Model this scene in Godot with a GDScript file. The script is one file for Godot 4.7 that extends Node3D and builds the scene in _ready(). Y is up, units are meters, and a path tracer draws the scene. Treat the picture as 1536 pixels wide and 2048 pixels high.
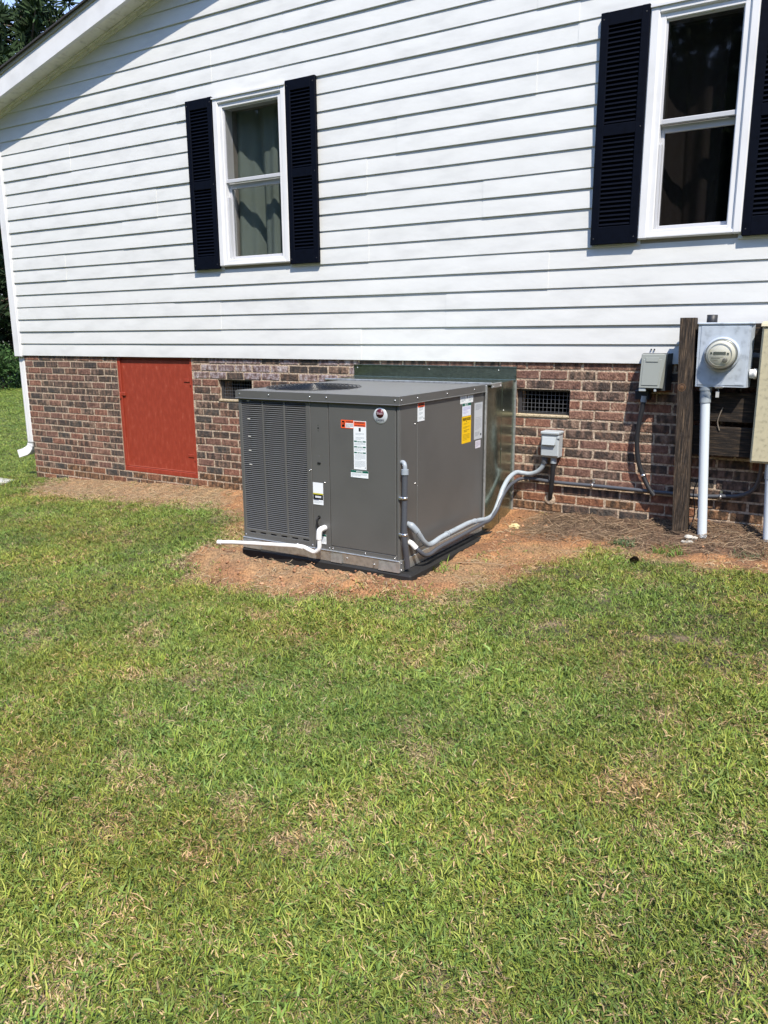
extends Node3D
# Coordinates: x runs along the gable wall (to the right), z comes out of the wall, y is up.
# Heights inside the builders are measured from the lowest edge of the siding, which lies H above y = 0.
const H := 1.2
const PITCH := 0.2624
const RIDGE := 4.24
const SUN_TRAVEL := Vector3(-0.88, -1.85, -1.0)
const CAM := Vector3(6.82419, 1.40386, 5.39703)
const COURSE := 0.125
const BRICK_ROW := 0.0677
const BRICK_TOP := 0.0528
const BRICK_LEN := 0.203

var at_of := {}
var used := {}
var tex := {}
var M := {}
var rng := RandomNumberGenerator.new()
var wob := FastNoiseLite.new()
var lump := FastNoiseLite.new()
var patch := FastNoiseLite.new()

func v3(x: float, y: float, z: float) -> Vector3:
	return Vector3(x, y + H, z)

# ---------------------------------------------------------------- naming and tagging
func numbered(called: String, par: Node) -> String:
	var key := str(par.get_instance_id()) + "/" + called
	var n: int = used.get(key, 0)
	used[key] = n + 1
	return called if n == 0 else "%s_%03d" % [called, n]

func tag(o: Node, label: String, category: String, group := "") -> void:
	o.set_meta("label", label)
	o.set_meta("category", category)
	if group != "":
		o.set_meta("group", group)

func thing(called: String, label: String, category: String, base: Vector3, group := "") -> Node3D:
	var o := Node3D.new()
	o.name = numbered(called, self)
	add_child(o, true)
	o.position = base
	at_of[o] = base
	tag(o, label, category, group)
	return o

func origin(o: Node) -> Vector3:
	return at_of.get(o, Vector3.ZERO)

# commits a SurfaceTool whose points are in world places as one part
func obj(called: String, st: SurfaceTool, m: Material, par: Node = self, label := "") -> MeshInstance3D:
	var o := MeshInstance3D.new()
	st.generate_normals()
	o.mesh = st.commit()
	o.material_override = m
	o.name = numbered(called, par)
	par.add_child(o, true)
	o.position = -origin(par)
	if label != "":
		o.set_meta("label", label)
	return o

# puts a shared mesh at a world place
func inst(called: String, mesh: Mesh, m: Material, par: Node, xf: Transform3D) -> MeshInstance3D:
	var o := MeshInstance3D.new()
	o.mesh = mesh
	o.material_override = m
	o.name = numbered(called, par)
	par.add_child(o, true)
	xf.origin -= origin(par)
	o.transform = xf
	return o

func struct(called: String, st: SurfaceTool, m: Material, label: String) -> MeshInstance3D:
	var o := obj(called, st, m)
	o.set_meta("kind", "structure")
	o.set_meta("label", label)
	return o

# ---------------------------------------------------------------- shapes
func begin() -> SurfaceTool:
	var st := SurfaceTool.new()
	st.begin(Mesh.PRIMITIVE_TRIANGLES)
	st.set_smooth_group(-1)
	return st

func tri(st: SurfaceTool, a: Vector3, b: Vector3, c: Vector3) -> void:
	st.add_vertex(a)
	st.add_vertex(c)
	st.add_vertex(b)

# corners counter-clockwise as seen from outside
func quad(st: SurfaceTool, a: Vector3, b: Vector3, c: Vector3, d: Vector3) -> void:
	tri(st, a, b, c)
	tri(st, a, c, d)

func hexa(st: SurfaceTool, p: Array) -> void:
	# p: four corners of the front face counter-clockwise, then the four behind them
	quad(st, p[0], p[1], p[2], p[3])
	quad(st, p[5], p[4], p[7], p[6])
	for i in 4:
		var j := (i + 1) % 4
		quad(st, p[i], p[i + 4], p[j + 4], p[j])

func box(st: SurfaceTool, lo: Vector3, hi: Vector3) -> void:
	hexa(st, [Vector3(lo.x, lo.y, hi.z), Vector3(hi.x, lo.y, hi.z), Vector3(hi.x, hi.y, hi.z), Vector3(lo.x, hi.y, hi.z),
		Vector3(lo.x, lo.y, lo.z), Vector3(hi.x, lo.y, lo.z), Vector3(hi.x, hi.y, lo.z), Vector3(lo.x, hi.y, lo.z)])

# a box whose edges are chamfered by b; jitter moves its corners a little
func bevel(st: SurfaceTool, lo: Vector3, hi: Vector3, b: float, jitter := 0.0) -> void:
	var c := (lo + hi) / 2
	var h := (hi - lo) / 2
	b = minf(b, minf(h.x, minf(h.y, h.z)) * 0.9)
	var P := {}
	for sx in [-1, 1]:
		for sy in [-1, 1]:
			for sz in [-1, 1]:
				var s := Vector3(sx, sy, sz)
				var j := Vector3(rng.randf_range(-1, 1), rng.randf_range(-1, 1), rng.randf_range(-0.4, 0.4)) * jitter
				for ax in 3:
					var d := h - Vector3(b, b, b)
					d[ax] = h[ax]
					P[[sx, sy, sz, ax]] = c + s * d + j
	for ax in 3:
		var u := (ax + 1) % 3
		var w := (ax + 2) % 3
		for s in [-1, 1]:
			var q := []
			for e in [[-1, -1], [1, -1], [1, 1], [-1, 1]]:
				var k := [0, 0, 0]
				k[ax] = s
				k[u] = e[0]
				k[w] = e[1]
				q.append(P[[k[0], k[1], k[2], ax]])
			if s < 0:
				q.reverse()
			quad(st, q[0], q[1], q[2], q[3])
	for ax in 3:  # edges that run along ax
		var u := (ax + 1) % 3
		var w := (ax + 2) % 3
		for su in [-1, 1]:
			for sw in [-1, 1]:
				var ka := [0, 0, 0]
				var kb := [0, 0, 0]
				ka[u] = su
				ka[w] = sw
				kb[u] = su
				kb[w] = sw
				ka[ax] = -1
				kb[ax] = 1
				var q := [P[[ka[0], ka[1], ka[2], u]], P[[kb[0], kb[1], kb[2], u]], P[[kb[0], kb[1], kb[2], w]], P[[ka[0], ka[1], ka[2], w]]]
				if su * sw > 0:
					q.reverse()
				quad(st, q[0], q[1], q[2], q[3])
	for sx in [-1, 1]:
		for sy in [-1, 1]:
			for sz in [-1, 1]:
				var q := [P[[sx, sy, sz, 0]], P[[sx, sy, sz, 1]], P[[sx, sy, sz, 2]]]
				if sx * sy * sz < 0:
					q.reverse()
				tri(st, q[0], q[1], q[2])

func smooth_path(pts: Array, step := 0.02) -> PackedVector3Array:
	var out := PackedVector3Array()
	for i in pts.size() - 1:
		var a: Vector3 = pts[maxi(i - 1, 0)]
		var b: Vector3 = pts[i]
		var c: Vector3 = pts[i + 1]
		var d: Vector3 = pts[mini(i + 2, pts.size() - 1)]
		var n := maxi(1, ceili(b.distance_to(c) / step))
		for k in n:
			out.append(b.cubic_interpolate(c, a, d, float(k) / n))
	out.append(pts[-1])
	return out

# a round bar along a path; radii may be one number or one for each point
func tube(st: SurfaceTool, path: PackedVector3Array, radii, sides := 12, capped := true, squash := Vector2.ONE) -> void:
	var up := Vector3.UP
	var rings := []
	var prev := Vector3.ZERO
	var n := path.size()
	var side := Vector3.ZERO
	for i in n:
		var t := (path[mini(i + 1, n - 1)] - path[maxi(i - 1, 0)]).normalized()
		if i == 0:
			side = t.cross(up if absf(t.y) < 0.9 else Vector3.RIGHT).normalized()
		else:
			side = (side - t * side.dot(t)).normalized()
		var over := t.cross(side)
		var r: float = radii[i] if radii is Array or radii is PackedFloat32Array else radii
		var ring := []
		for k in sides:
			var a := TAU * k / sides
			ring.append(path[i] + side * (cos(a) * r * squash.x) + over * (sin(a) * r * squash.y))
		rings.append(ring)
	st.set_smooth_group(1)
	for i in n - 1:
		for k in sides:
			var j := (k + 1) % sides
			quad(st, rings[i][k], rings[i][j], rings[i + 1][j], rings[i + 1][k])
	st.set_smooth_group(-1)
	if capped:
		for k in range(1, sides - 1):
			tri(st, rings[0][0], rings[0][k + 1], rings[0][k])
			tri(st, rings[n - 1][0], rings[n - 1][k], rings[n - 1][k + 1])

func pipe(st: SurfaceTool, a: Vector3, b: Vector3, r: float, sides := 14) -> void:
	tube(st, PackedVector3Array([a, b]), r, sides)

# a profile of (radius, height) turned round an axis that starts at base and points along axis
func lathe(st: SurfaceTool, prof: Array, base: Vector3, axis: Vector3, sides := 32, smooth := true) -> void:
	axis = axis.normalized()
	var u := axis.cross(Vector3.UP if absf(axis.y) < 0.9 else Vector3.RIGHT).normalized()
	var w := axis.cross(u)
	st.set_smooth_group(2 if smooth else -1)
	for i in prof.size() - 1:
		for k in sides:
			var a0 := TAU * k / sides
			var a1 := TAU * (k + 1) / sides
			var d0 := u * cos(a0) + w * sin(a0)
			var d1 := u * cos(a1) + w * sin(a1)
			var p0: Vector2 = prof[i]
			var p1: Vector2 = prof[i + 1]
			if p1.x < 1e-5:
				tri(st, base + d0 * p0.x + axis * p0.y, base + d1 * p0.x + axis * p0.y, base + axis * p1.y)
			elif p0.x < 1e-5:
				tri(st, base + axis * p0.y, base + d1 * p1.x + axis * p1.y, base + d0 * p1.x + axis * p1.y)
			else:
				quad(st, base + d0 * p0.x + axis * p0.y, base + d1 * p0.x + axis * p0.y, base + d1 * p1.x + axis * p1.y, base + d0 * p1.x + axis * p1.y)
	st.set_smooth_group(-1)

# an outline in x and y (counter-clockwise) between two depths
func slab(st: SurfaceTool, poly: PackedVector2Array, z0: float, z1: float) -> void:
	var t := Geometry2D.triangulate_polygon(poly)
	for i in range(0, t.size(), 3):
		var a := poly[t[i]]
		var b := poly[t[i + 1]]
		var c := poly[t[i + 2]]
		if (b - a).cross(c - a) < 0:
			var s := b
			b = c
			c = s
		tri(st, v3(a.x, a.y, z1), v3(b.x, b.y, z1), v3(c.x, c.y, z1))
		tri(st, v3(a.x, a.y, z0), v3(c.x, c.y, z0), v3(b.x, b.y, z0))
	for i in poly.size():
		var a := poly[i]
		var b := poly[(i + 1) % poly.size()]
		quad(st, v3(a.x, a.y, z1), v3(a.x, a.y, z0), v3(b.x, b.y, z0), v3(b.x, b.y, z1))

# ---------------------------------------------------------------- textures and materials
func noise_tex(key: String, freq: float, stops: Array, octaves := 4, size := 512, kind := FastNoiseLite.TYPE_SIMPLEX_SMOOTH, bump := 0.0) -> Texture2D:
	if tex.has(key):
		return tex[key]
	var n := FastNoiseLite.new()
	n.noise_type = kind
	n.seed = hash(key) % 10000
	n.frequency = freq
	n.fractal_octaves = octaves
	var t := NoiseTexture2D.new()
	t.width = size
	t.height = size
	t.seamless = true
	t.noise = n
	if bump > 0.0:
		t.as_normal_map = true
		t.bump_strength = bump
	else:
		var g := Gradient.new()
		var o := PackedFloat32Array()
		var c := PackedColorArray()
		for s in stops:
			o.append(s[0])
			c.append(s[1])
		g.offsets = o
		g.colors = c
		t.color_ramp = g
	tex[key] = t
	return t

func grey(a: float) -> Color:
	return Color(a, a, a)

func lin(r: float, g: float, b: float) -> Color:
	return Color(r, g, b).linear_to_srgb()

func plain(key: String, c: Color, rough := 0.8, metal := 0.0) -> StandardMaterial3D:
	if M.has(key):
		return M[key]
	var m := StandardMaterial3D.new()
	m.resource_name = key
	m.albedo_color = c
	m.roughness = rough
	m.metallic = metal
	M[key] = m
	return m

func textured(key: String, c: Color, rough: float, t: Texture2D, scale: Vector3, metal := 0.0, normal: Texture2D = null, depth := 0.5) -> StandardMaterial3D:
	if M.has(key):
		return M[key]
	var m := plain(key, c, rough, metal)
	m.albedo_texture = t
	m.uv1_triplanar = true
	m.uv1_world_triplanar = true
	m.uv1_scale = scale
	if normal:
		m.normal_enabled = true
		m.normal_texture = normal
		m.normal_scale = depth
	return m

func materials() -> void:
	var soft := noise_tex("soft", 0.006, [[0.0, grey(0.93)], [0.5, grey(0.98)], [1.0, grey(1.0)]], 5)
	var grain := noise_tex("grain", 0.03, [[0.0, grey(0.55)], [0.45, grey(0.9)], [1.0, grey(1.0)]], 5)
	var dust := noise_tex("dust", 0.012, [[0.0, grey(0.78)], [0.4, grey(0.95)], [1.0, grey(1.0)]], 5)
	var rough_n := noise_tex("rough_n", 0.05, [], 5, 512, FastNoiseLite.TYPE_SIMPLEX_SMOOTH, 6.0)
	var fine_n := noise_tex("fine_n", 0.02, [], 4, 512, FastNoiseLite.TYPE_SIMPLEX_SMOOTH, 2.0)
	var wave_n := noise_tex("wave_n", 0.004, [], 2, 512, FastNoiseLite.TYPE_SIMPLEX_SMOOTH, 3.0)
	textured("vinyl", lin(0.69, 0.698, 0.685), 0.42, soft, Vector3(0.7, 2.2, 0.7), 0.0, fine_n, 0.2)
	textured("trim", lin(0.76, 0.765, 0.775), 0.4, soft, Vector3(0.9, 0.9, 0.9))
	textured("soffit", lin(0.85, 0.84, 0.77), 0.5, dust, Vector3(1.4, 1.4, 1.4))
	textured("shutter", lin(0.0025, 0.004, 0.0095), 0.55, dust, Vector3(3, 3, 3))
	M.shutter.metallic_specular = 0.2
	plain("sash", lin(0.5, 0.51, 0.54), 0.4)
	var gl := plain("glass", Color(0.03, 0.045, 0.045, 0.2), 0.02)
	gl.transparency = BaseMaterial3D.TRANSPARENCY_ALPHA
	var g2 := plain("dark_glass", Color(0.015, 0.02, 0.022, 0.5), 0.03)
	g2.transparency = BaseMaterial3D.TRANSPARENCY_ALPHA
	plain("curtain", lin(0.215, 0.27, 0.24), 0.9)
	plain("curtain_brown", lin(0.15, 0.125, 0.12), 0.9)
	plain("inside", lin(0.3, 0.28, 0.25), 0.9)
	textured("shingle", lin(0.05, 0.048, 0.05), 0.95, grain, Vector3(4, 4, 4), 0.0, rough_n, 1.0)
	plain("drip_edge", lin(0.35, 0.34, 0.27), 0.6)
	# bricks: flashed red, mauve, brown and charcoal
	var ba := noise_tex("brick_a", 0.01, [[0.0, lin(0.068, 0.042, 0.031)], [0.38, lin(0.179, 0.093, 0.065)], [0.62, lin(0.233, 0.125, 0.086)], [1.0, lin(0.369, 0.240, 0.163)]], 5)
	var bb := noise_tex("brick_b", 0.008, [[0.0, lin(0.034, 0.028, 0.024)], [0.4, lin(0.092, 0.064, 0.047)], [0.58, lin(0.179, 0.115, 0.082)], [1.0, lin(0.330, 0.230, 0.163)]], 5)
	var bc := noise_tex("brick_c", 0.008, [[0.0, lin(0.029, 0.028, 0.027)], [0.5, lin(0.073, 0.060, 0.049)], [0.75, lin(0.136, 0.095, 0.069)], [1.0, lin(0.252, 0.170, 0.120)]], 5)
	var brick_n := noise_tex("brick_n", 0.035, [], 5, 512, FastNoiseLite.TYPE_SIMPLEX_SMOOTH, 8.0)
	var tints := [Color(1, 1, 1), lin(1.0, 0.86, 0.82), lin(0.82, 0.8, 0.84)]
	var s := Vector3(3.6, 1.7, 3.6)
	for i in 3:
		textured("brick_red_%d" % i, tints[i], 0.9, ba, s * (1.0 + 0.17 * i), 0.0, brick_n, 0.9)
		textured("brick_mauve_%d" % i, tints[i], 0.9, bb, s * (1.0 + 0.13 * i), 0.0, brick_n, 0.9)
		textured("brick_dark_%d" % i, tints[i], 0.9, bc, s * (1.0 + 0.21 * i), 0.0, brick_n, 0.9)
	var bh := noise_tex("brick_haze", 0.011, [[0.0, lin(0.1, 0.07, 0.065)], [0.4, lin(0.22, 0.15, 0.13)], [0.6, lin(0.34, 0.28, 0.27)], [1.0, lin(0.52, 0.48, 0.48)]], 5)
	for i in 2:
		textured("brick_hazed_%d" % i, tints[2 * i], 0.9, bh, s * (0.9 + 0.3 * i), 0.0, brick_n, 0.9)
	textured("brick_clay_0", lin(0.98, 0.8, 0.62), 0.92, ba, s * 1.1, 0.0, brick_n, 0.9)
	textured("brick_clay_1", lin(1.0, 0.82, 0.6), 0.92, bb, s * 1.3, 0.0, brick_n, 0.9)
	var mo := noise_tex("mortar", 0.02, [[0.0, lin(0.16, 0.115, 0.08)], [0.4, lin(0.44, 0.34, 0.245)], [1.0, lin(0.66, 0.54, 0.42)]], 5)
	textured("mortar", Color(1, 1, 1), 0.95, mo, Vector3(4, 4, 4), 0.0, brick_n, 0.8)
	textured("sill_mortar", lin(0.95, 1.0, 0.9), 0.95, mo, Vector3(6, 6, 6), 0.0, brick_n, 0.8)
	var rd := noise_tex("red_door", 0.02, [[0.0, lin(0.255, 0.034, 0.016)], [0.45, lin(0.285, 0.038, 0.017)], [0.7, lin(0.31, 0.044, 0.021)], [0.85, lin(0.33, 0.055, 0.028)], [1.0, lin(0.44, 0.13, 0.08)]], 5)
	textured("red_door", Color(1, 1, 1), 0.55, rd, Vector3(2.2, 0.8, 2.2), 0.0, fine_n, 0.3)
	plain("red_edge", lin(0.42, 0.1, 0.06), 0.6)
	# the package unit
	textured("unit_paint", lin(0.1, 0.1, 0.096), 0.42, soft, Vector3(0.9, 0.9, 0.9), 0.0, wave_n, 0.06)
	M.unit_paint.clearcoat_enabled = true
	M.unit_paint.clearcoat = 0.7
	M.unit_paint.clearcoat_roughness = 0.5
	plain("black", lin(0.008, 0.008, 0.009), 0.5)
	plain("coil_metal", lin(0.11, 0.11, 0.107), 0.6)
	plain("black_pad", lin(0.012, 0.012, 0.012), 0.75)
	var spangle := noise_tex("spangle", 0.03, [[0.0, grey(0.8)], [0.5, grey(0.93)], [1.0, grey(1.0)]], 3, 512, FastNoiseLite.TYPE_CELLULAR)
	textured("galvanised", lin(0.6, 0.62, 0.61), 0.42, spangle, Vector3(2, 2, 2), 0.75, wave_n, 0.1)
	textured("duct_metal", lin(0.4, 0.46, 0.385), 0.27, spangle, Vector3(2.2, 2.2, 2.2), 0.97, wave_n, 0.2)
	plain("screw", lin(0.6, 0.6, 0.6), 0.25, 0.9)
	plain("white_pvc", lin(0.78, 0.78, 0.76), 0.35)
	textured("grey_pvc", lin(0.36, 0.41, 0.45), 0.42, dust, Vector3(3, 3, 3))
	plain("whip_grey", lin(0.3, 0.34, 0.38), 0.4)
	plain("conduit_grey", lin(0.07, 0.076, 0.09), 0.45)
	plain("conduit_dark", lin(0.018, 0.019, 0.023), 0.5)
	plain("box_grey", lin(0.4, 0.44, 0.46), 0.4)
	plain("lid_grey", lin(0.26, 0.28, 0.26), 0.45)
	textured("meter_grey", lin(0.48, 0.54, 0.61), 0.42, dust, Vector3(2, 2, 2))
	textured("beige", lin(0.55, 0.5, 0.34), 0.5, dust, Vector3(4, 4, 4))
	plain("meter_face", lin(0.5, 0.49, 0.4), 0.5)
	plain("lcd", lin(0.02, 0.03, 0.02), 0.2)
	var dome := plain("dome", Color(0.9, 0.92, 0.9, 0.08), 0.03)
	dome.transparency = BaseMaterial3D.TRANSPARENCY_ALPHA
	var wood := noise_tex("wood", 0.02, [[0.0, lin(0.009, 0.0065, 0.005)], [0.42, lin(0.026, 0.018, 0.0125)], [0.6, lin(0.05, 0.034, 0.022)], [1.0, lin(0.24, 0.165, 0.1)]], 5)
	textured("post_wood", Color(1, 1, 1), 0.85, wood, Vector3(11, 0.45, 11), 0.0, rough_n, 0.5)
	textured("board_wood", lin(0.42, 0.41, 0.41), 0.9, wood, Vector3(0.6, 8, 8), 0.0, rough_n, 0.5)
	textured("concrete", lin(0.6, 0.57, 0.5), 0.95, grain, Vector3(5, 5, 5), 0.0, rough_n, 0.8)
	plain("foam", lin(0.56, 0.48, 0.25), 0.9)
	textured("pine_cone", lin(0.1, 0.06, 0.04), 0.9, grain, Vector3(9, 9, 9))
	# plants and earth carry their colours in the points
	var soil := noise_tex("soil", 0.03, [[0.0, grey(0.36)], [0.35, grey(0.68)], [0.6, grey(0.92)], [1.0, grey(1.0)]], 6, 1024)
	var soil_n := noise_tex("soil_n", 0.04, [], 6, 1024, FastNoiseLite.TYPE_SIMPLEX_SMOOTH, 10.0)
	var e := textured("earth", Color(1, 1, 1), 0.97, soil, Vector3(1.9, 1.9, 1.9), 0.0, soil_n, 1.0)
	e.vertex_color_use_as_albedo = true
	for k in ["blade", "straw", "leaf", "clod", "bark"]:
		var m := plain(k, Color(1, 1, 1), 0.5 if k == "blade" else 0.85)
		m.vertex_color_use_as_albedo = true
		if k == "blade" or k == "leaf":
			m.cull_mode = BaseMaterial3D.CULL_DISABLED
			m.backlight_enabled = true
			m.backlight = grey(0.14)
			m.metallic_specular = 0.3

# ---------------------------------------------------------------- the lie of the land
const LAND := [[-30.0, -1.55], [-6.0, -1.5], [-3.0, -1.42], [-0.94, -1.325], [0.55, -1.235], [1.48, -1.2], [2.03, -1.18], [4.68, -1.07], [5.1, -1.058], [5.5, -1.045], [6.13, -1.005], [6.5, -1.0], [12.0, -1.0], [30.0, -1.1]]

func land(x: float, z: float) -> float:
	var w: float = LAND[0][1]
	if x >= LAND[-1][0]:
		w = LAND[-1][1]
	else:
		for i in LAND.size() - 1:
			if x >= LAND[i][0] and x < LAND[i + 1][0]:
				w = lerpf(LAND[i][1], LAND[i + 1][1], (x - LAND[i][0]) / (LAND[i + 1][0] - LAND[i][0]))
	var zz := maxf(z, 0.0)
	return w - 0.08 * (1.0 - exp(-zz / 0.25)) - 0.028 * minf(zz, 8.0)

var dirt_poly := PackedVector2Array([Vector2(-0.25, -0.1), Vector2(-0.75, 0.28), Vector2(-0.1, 0.5), Vector2(0.7, 0.5), Vector2(1.26, 0.44), Vector2(1.89, 0.45), Vector2(2.32, 0.51), Vector2(2.62, 0.66), Vector2(3.14, 1.26), Vector2(3.01, 1.51),
	Vector2(3.15, 1.82), Vector2(3.45, 1.98), Vector2(3.7, 2.05), Vector2(4.02, 2.03), Vector2(4.32, 1.98), Vector2(4.58, 1.96), Vector2(4.82, 1.86), Vector2(4.99, 1.77), Vector2(5.09, 1.55), Vector2(5.16, 1.28),
	Vector2(5.22, 1.05), Vector2(5.32, 0.79), Vector2(5.54, 0.66), Vector2(5.8, 0.64), Vector2(6.13, 0.71), Vector2(6.5, 0.7), Vector2(8.5, 0.75), Vector2(9.4, -0.1)])

# how far inside the bare patch (metres, negative outside it)
func dirt_depth(x: float, z: float) -> float:
	if x < -1.6 or x > 9.4 or z > 2.6 or z < -0.4:
		return -1.0
	var p := Vector2(x, z)
	var d := 99.0
	for i in dirt_poly.size():
		var a := dirt_poly[i]
		var b := dirt_poly[(i + 1) % dirt_poly.size()]
		d = minf(d, p.distance_to(Geometry2D.get_closest_point_to_segment(p, a, b)))
	return d if Geometry2D.is_point_in_polygon(p, dirt_poly) else -d

func bare(x: float, z: float) -> float:
	var d := dirt_depth(x, z)
	return clampf((d + 0.15 * lump.get_noise_2d(x * 260, z * 260) + 0.1 * wob.get_noise_2d(x * 900, z * 900)) / 0.34 + 0.5, 0.0, 1.0)

# thin spots in the lawn
func thin(x: float, z: float) -> float:
	var n := 0.7 * patch.get_noise_2d(x * 230.0, z * 230.0) + 0.7 * patch.get_noise_2d(x * 760.0 + 90.0, z * 760.0)
	return clampf((n - (0.14 if z > 1.8 and x > 3.0 else 0.26)) * 2.4, 0.0, 1.0)

func height(x: float, z: float) -> float:
	var y := land(x, z) + H
	var far := maxf(absf(x - 4.0), absf(z - 2.0))
	if far > 30.0:
		return y
	y += 0.012 * lump.get_noise_2d(x * 120, z * 120)
	if z > -0.4 and z < 3.0 and x > -1.6 and x < 9.4:
		var b := bare(x, z)
		if b > 0.01:
			y += b * (0.024 * lump.get_noise_2d(x * 700, z * 700) + 0.008 * wob.get_noise_2d(x * 2300, z * 2300) - 0.008)
			# earth heaped up against the front of the pad, more to the left
			var f := exp(-pow((z - 1.79) / 0.13, 2.0)) * clampf((x - 3.0) / 0.3, 0, 1) * clampf((4.95 - x) / 0.35, 0, 1)
			y += f * (0.068 + 0.065 * clampf((3.9 - x) / 0.6, 0, 1) + 0.03 * lump.get_noise_2d(x * 900, 7.0) + 0.035 * wob.get_noise_2d(x * 1500, z * 1500))
	return y

# ---------------------------------------------------------------- the scene
func _ready() -> void:
	var cam := Camera3D.new()
	cam.name = "camera"
	cam.fov = 66.2205
	cam.near = 0.05
	cam.far = 400.0
	cam.transform = Transform3D(Basis(Vector3.UP, deg_to_rad(31.12297)) * Basis(Vector3.RIGHT, deg_to_rad(-12.79078)) * Basis(Vector3.BACK, deg_to_rad(-0.3765)), CAM)
	add_child(cam)
	cam.current = true
	var sky_m := ProceduralSkyMaterial.new()
	sky_m.sky_top_color = Color(0.42, 0.53, 0.72)
	sky_m.sky_horizon_color = Color(0.78, 0.79, 0.81)
	sky_m.sky_curve = 0.12
	sky_m.ground_horizon_color = Color(0.45, 0.47, 0.4)
	sky_m.ground_bottom_color = Color(0.2, 0.22, 0.14)
	sky_m.sky_energy_multiplier = 1.35
	var sky := Sky.new()
	sky.sky_material = sky_m
	var env := Environment.new()
	env.background_mode = Environment.BG_SKY
	env.sky = sky
	env.ambient_light_source = Environment.AMBIENT_SOURCE_SKY
	env.tonemap_mode = Environment.TONE_MAPPER_LINEAR
	env.tonemap_exposure = 1.55
	env.sdfgi_enabled = true
	env.ssao_enabled = true
	env.ssil_enabled = true
	var we := WorldEnvironment.new()
	we.name = "world_environment"
	we.environment = env
	add_child(we)
	var sun := DirectionalLight3D.new()
	sun.name = "sun"
	sun.light_color = Color(1.0, 0.965, 0.91)
	sun.light_energy = 1.42
	sun.light_angular_distance = 0.5
	sun.shadow_enabled = true
	add_child(sun)
	sun.look_at_from_position(Vector3.ZERO, SUN_TRAVEL, Vector3.UP)
	rng.seed = 20240
	wob.seed = 11
	lump.seed = 23
	patch.seed = 5
	patch.fractal_octaves = 2
	materials()
	ground()
	house()
	unit()
	duct()
	drain()
	conduits()
	service_boxes()
	rack()
	lawn()
	litter()
	small_things()
	trees()

func ground() -> void:
	var xs := PackedFloat32Array()
	var zs := PackedFloat32Array()
	var grow := 0.04
	var x := -1.6
	var left := []
	while x > -140.0:
		left.append(x)
		grow *= 1.13
		x -= grow
	left.reverse()
	for q in left:
		xs.append(q)
	x = -1.6 + 0.04
	while x < 8.0:
		xs.append(x)
		x += 0.035
	grow = 0.04
	while x < 140.0:
		xs.append(x)
		grow *= 1.13
		x += grow
	grow = 0.04
	var z := -0.2
	left = []
	while z > -140.0:
		left.append(z)
		grow *= 1.13
		z -= grow
	left.reverse()
	for q in left:
		zs.append(q)
	z = -0.2 + 0.035
	while z < 5.2:
		zs.append(z)
		z += 0.035 if z < 2.6 else 0.06
	grow = 0.06
	while z < 140.0:
		zs.append(z)
		grow *= 1.13
		z += grow
	var st := begin()
	st.set_smooth_group(1)
	var nx := xs.size()
	for k in zs.size():
		for i in nx:
			var px := xs[i]
			var pz := zs[k]
			var b := bare(px, pz)
			var t := thin(px, pz) if absf(px) + absf(pz) < 40.0 else 0.0
			var n := lump.get_noise_2d(px * 330.0, pz * 330.0)
			var n2 := wob.get_noise_2d(px * 140.0 + 50.0, pz * 140.0)
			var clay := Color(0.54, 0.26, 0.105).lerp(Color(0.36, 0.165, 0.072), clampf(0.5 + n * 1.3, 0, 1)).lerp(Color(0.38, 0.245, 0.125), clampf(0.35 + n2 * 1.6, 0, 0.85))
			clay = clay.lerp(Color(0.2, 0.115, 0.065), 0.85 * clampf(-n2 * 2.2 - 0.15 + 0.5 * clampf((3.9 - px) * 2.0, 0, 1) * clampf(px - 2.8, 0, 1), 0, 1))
			# leaf mould beside the wooden rack
			clay = clay.lerp(Color(0.14, 0.088, 0.055), 0.88 * clampf((px - 4.75) / 0.25, 0, 1) * clampf((0.5 - pz + n * 0.3) / 0.2, 0, 1))
			# thatch and dry clippings on the strip beside the wall
			clay = clay.lerp(Color(0.37, 0.25, 0.13), 0.7 * clampf((2.1 - px + n2 * 1.5) / 0.5, 0, 1))
			var n3 := wob.get_noise_2d(px * 1300.0, pz * 1300.0)
			clay *= 1.0 + 0.3 * n3 + 0.2 * lump.get_noise_2d(px * 560.0 + 40.0, pz * 560.0)
			var sod := Color(0.082, 0.078, 0.03).lerp(Color(0.27, 0.195, 0.125), t)
			var out := maxf(maxf(px - 10.5, pz - 5.8), absf(px - 4.0) + absf(pz) - 13.0)
			if out > 0.0:
				sod = sod.lerp(Color(0.12, 0.16, 0.045), clampf(out / 2.0, 0, 1))
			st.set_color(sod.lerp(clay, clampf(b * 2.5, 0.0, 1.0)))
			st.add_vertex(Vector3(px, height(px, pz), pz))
	for k in zs.size() - 1:
		for i in nx - 1:
			var a := k * nx + i
			for q in [a, a + 1, a + nx, a + 1, a + nx + 1, a + nx]:
				st.add_index(q)
	struct("ground", st, M.earth, "bare orange clay and lawn soil sloping gently round the house")

# ---------------------------------------------------------------- the house
func rake(x: float) -> float:
	return 2.376 + PITCH * (x + 0.939) if x < RIDGE else 2.376 + PITCH * (2.0 * RIDGE + 0.939 - x)

const WX0 := -0.985
const WX1 := 9.465
const OPEN := [[2.0, 2.665, 0.83, 2.065], [5.535, 6.055, 0.83, 2.065]]  # window holes in the wall: x0, x1, y0, y1
const VENT_A := [1.815, 2.205]
const VENT_B := [4.69, 5.083]
const VENT_Y := [-0.391, -0.1882]
const DOOR := [0.486, 1.494, -1.136, 0.01]

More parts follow.
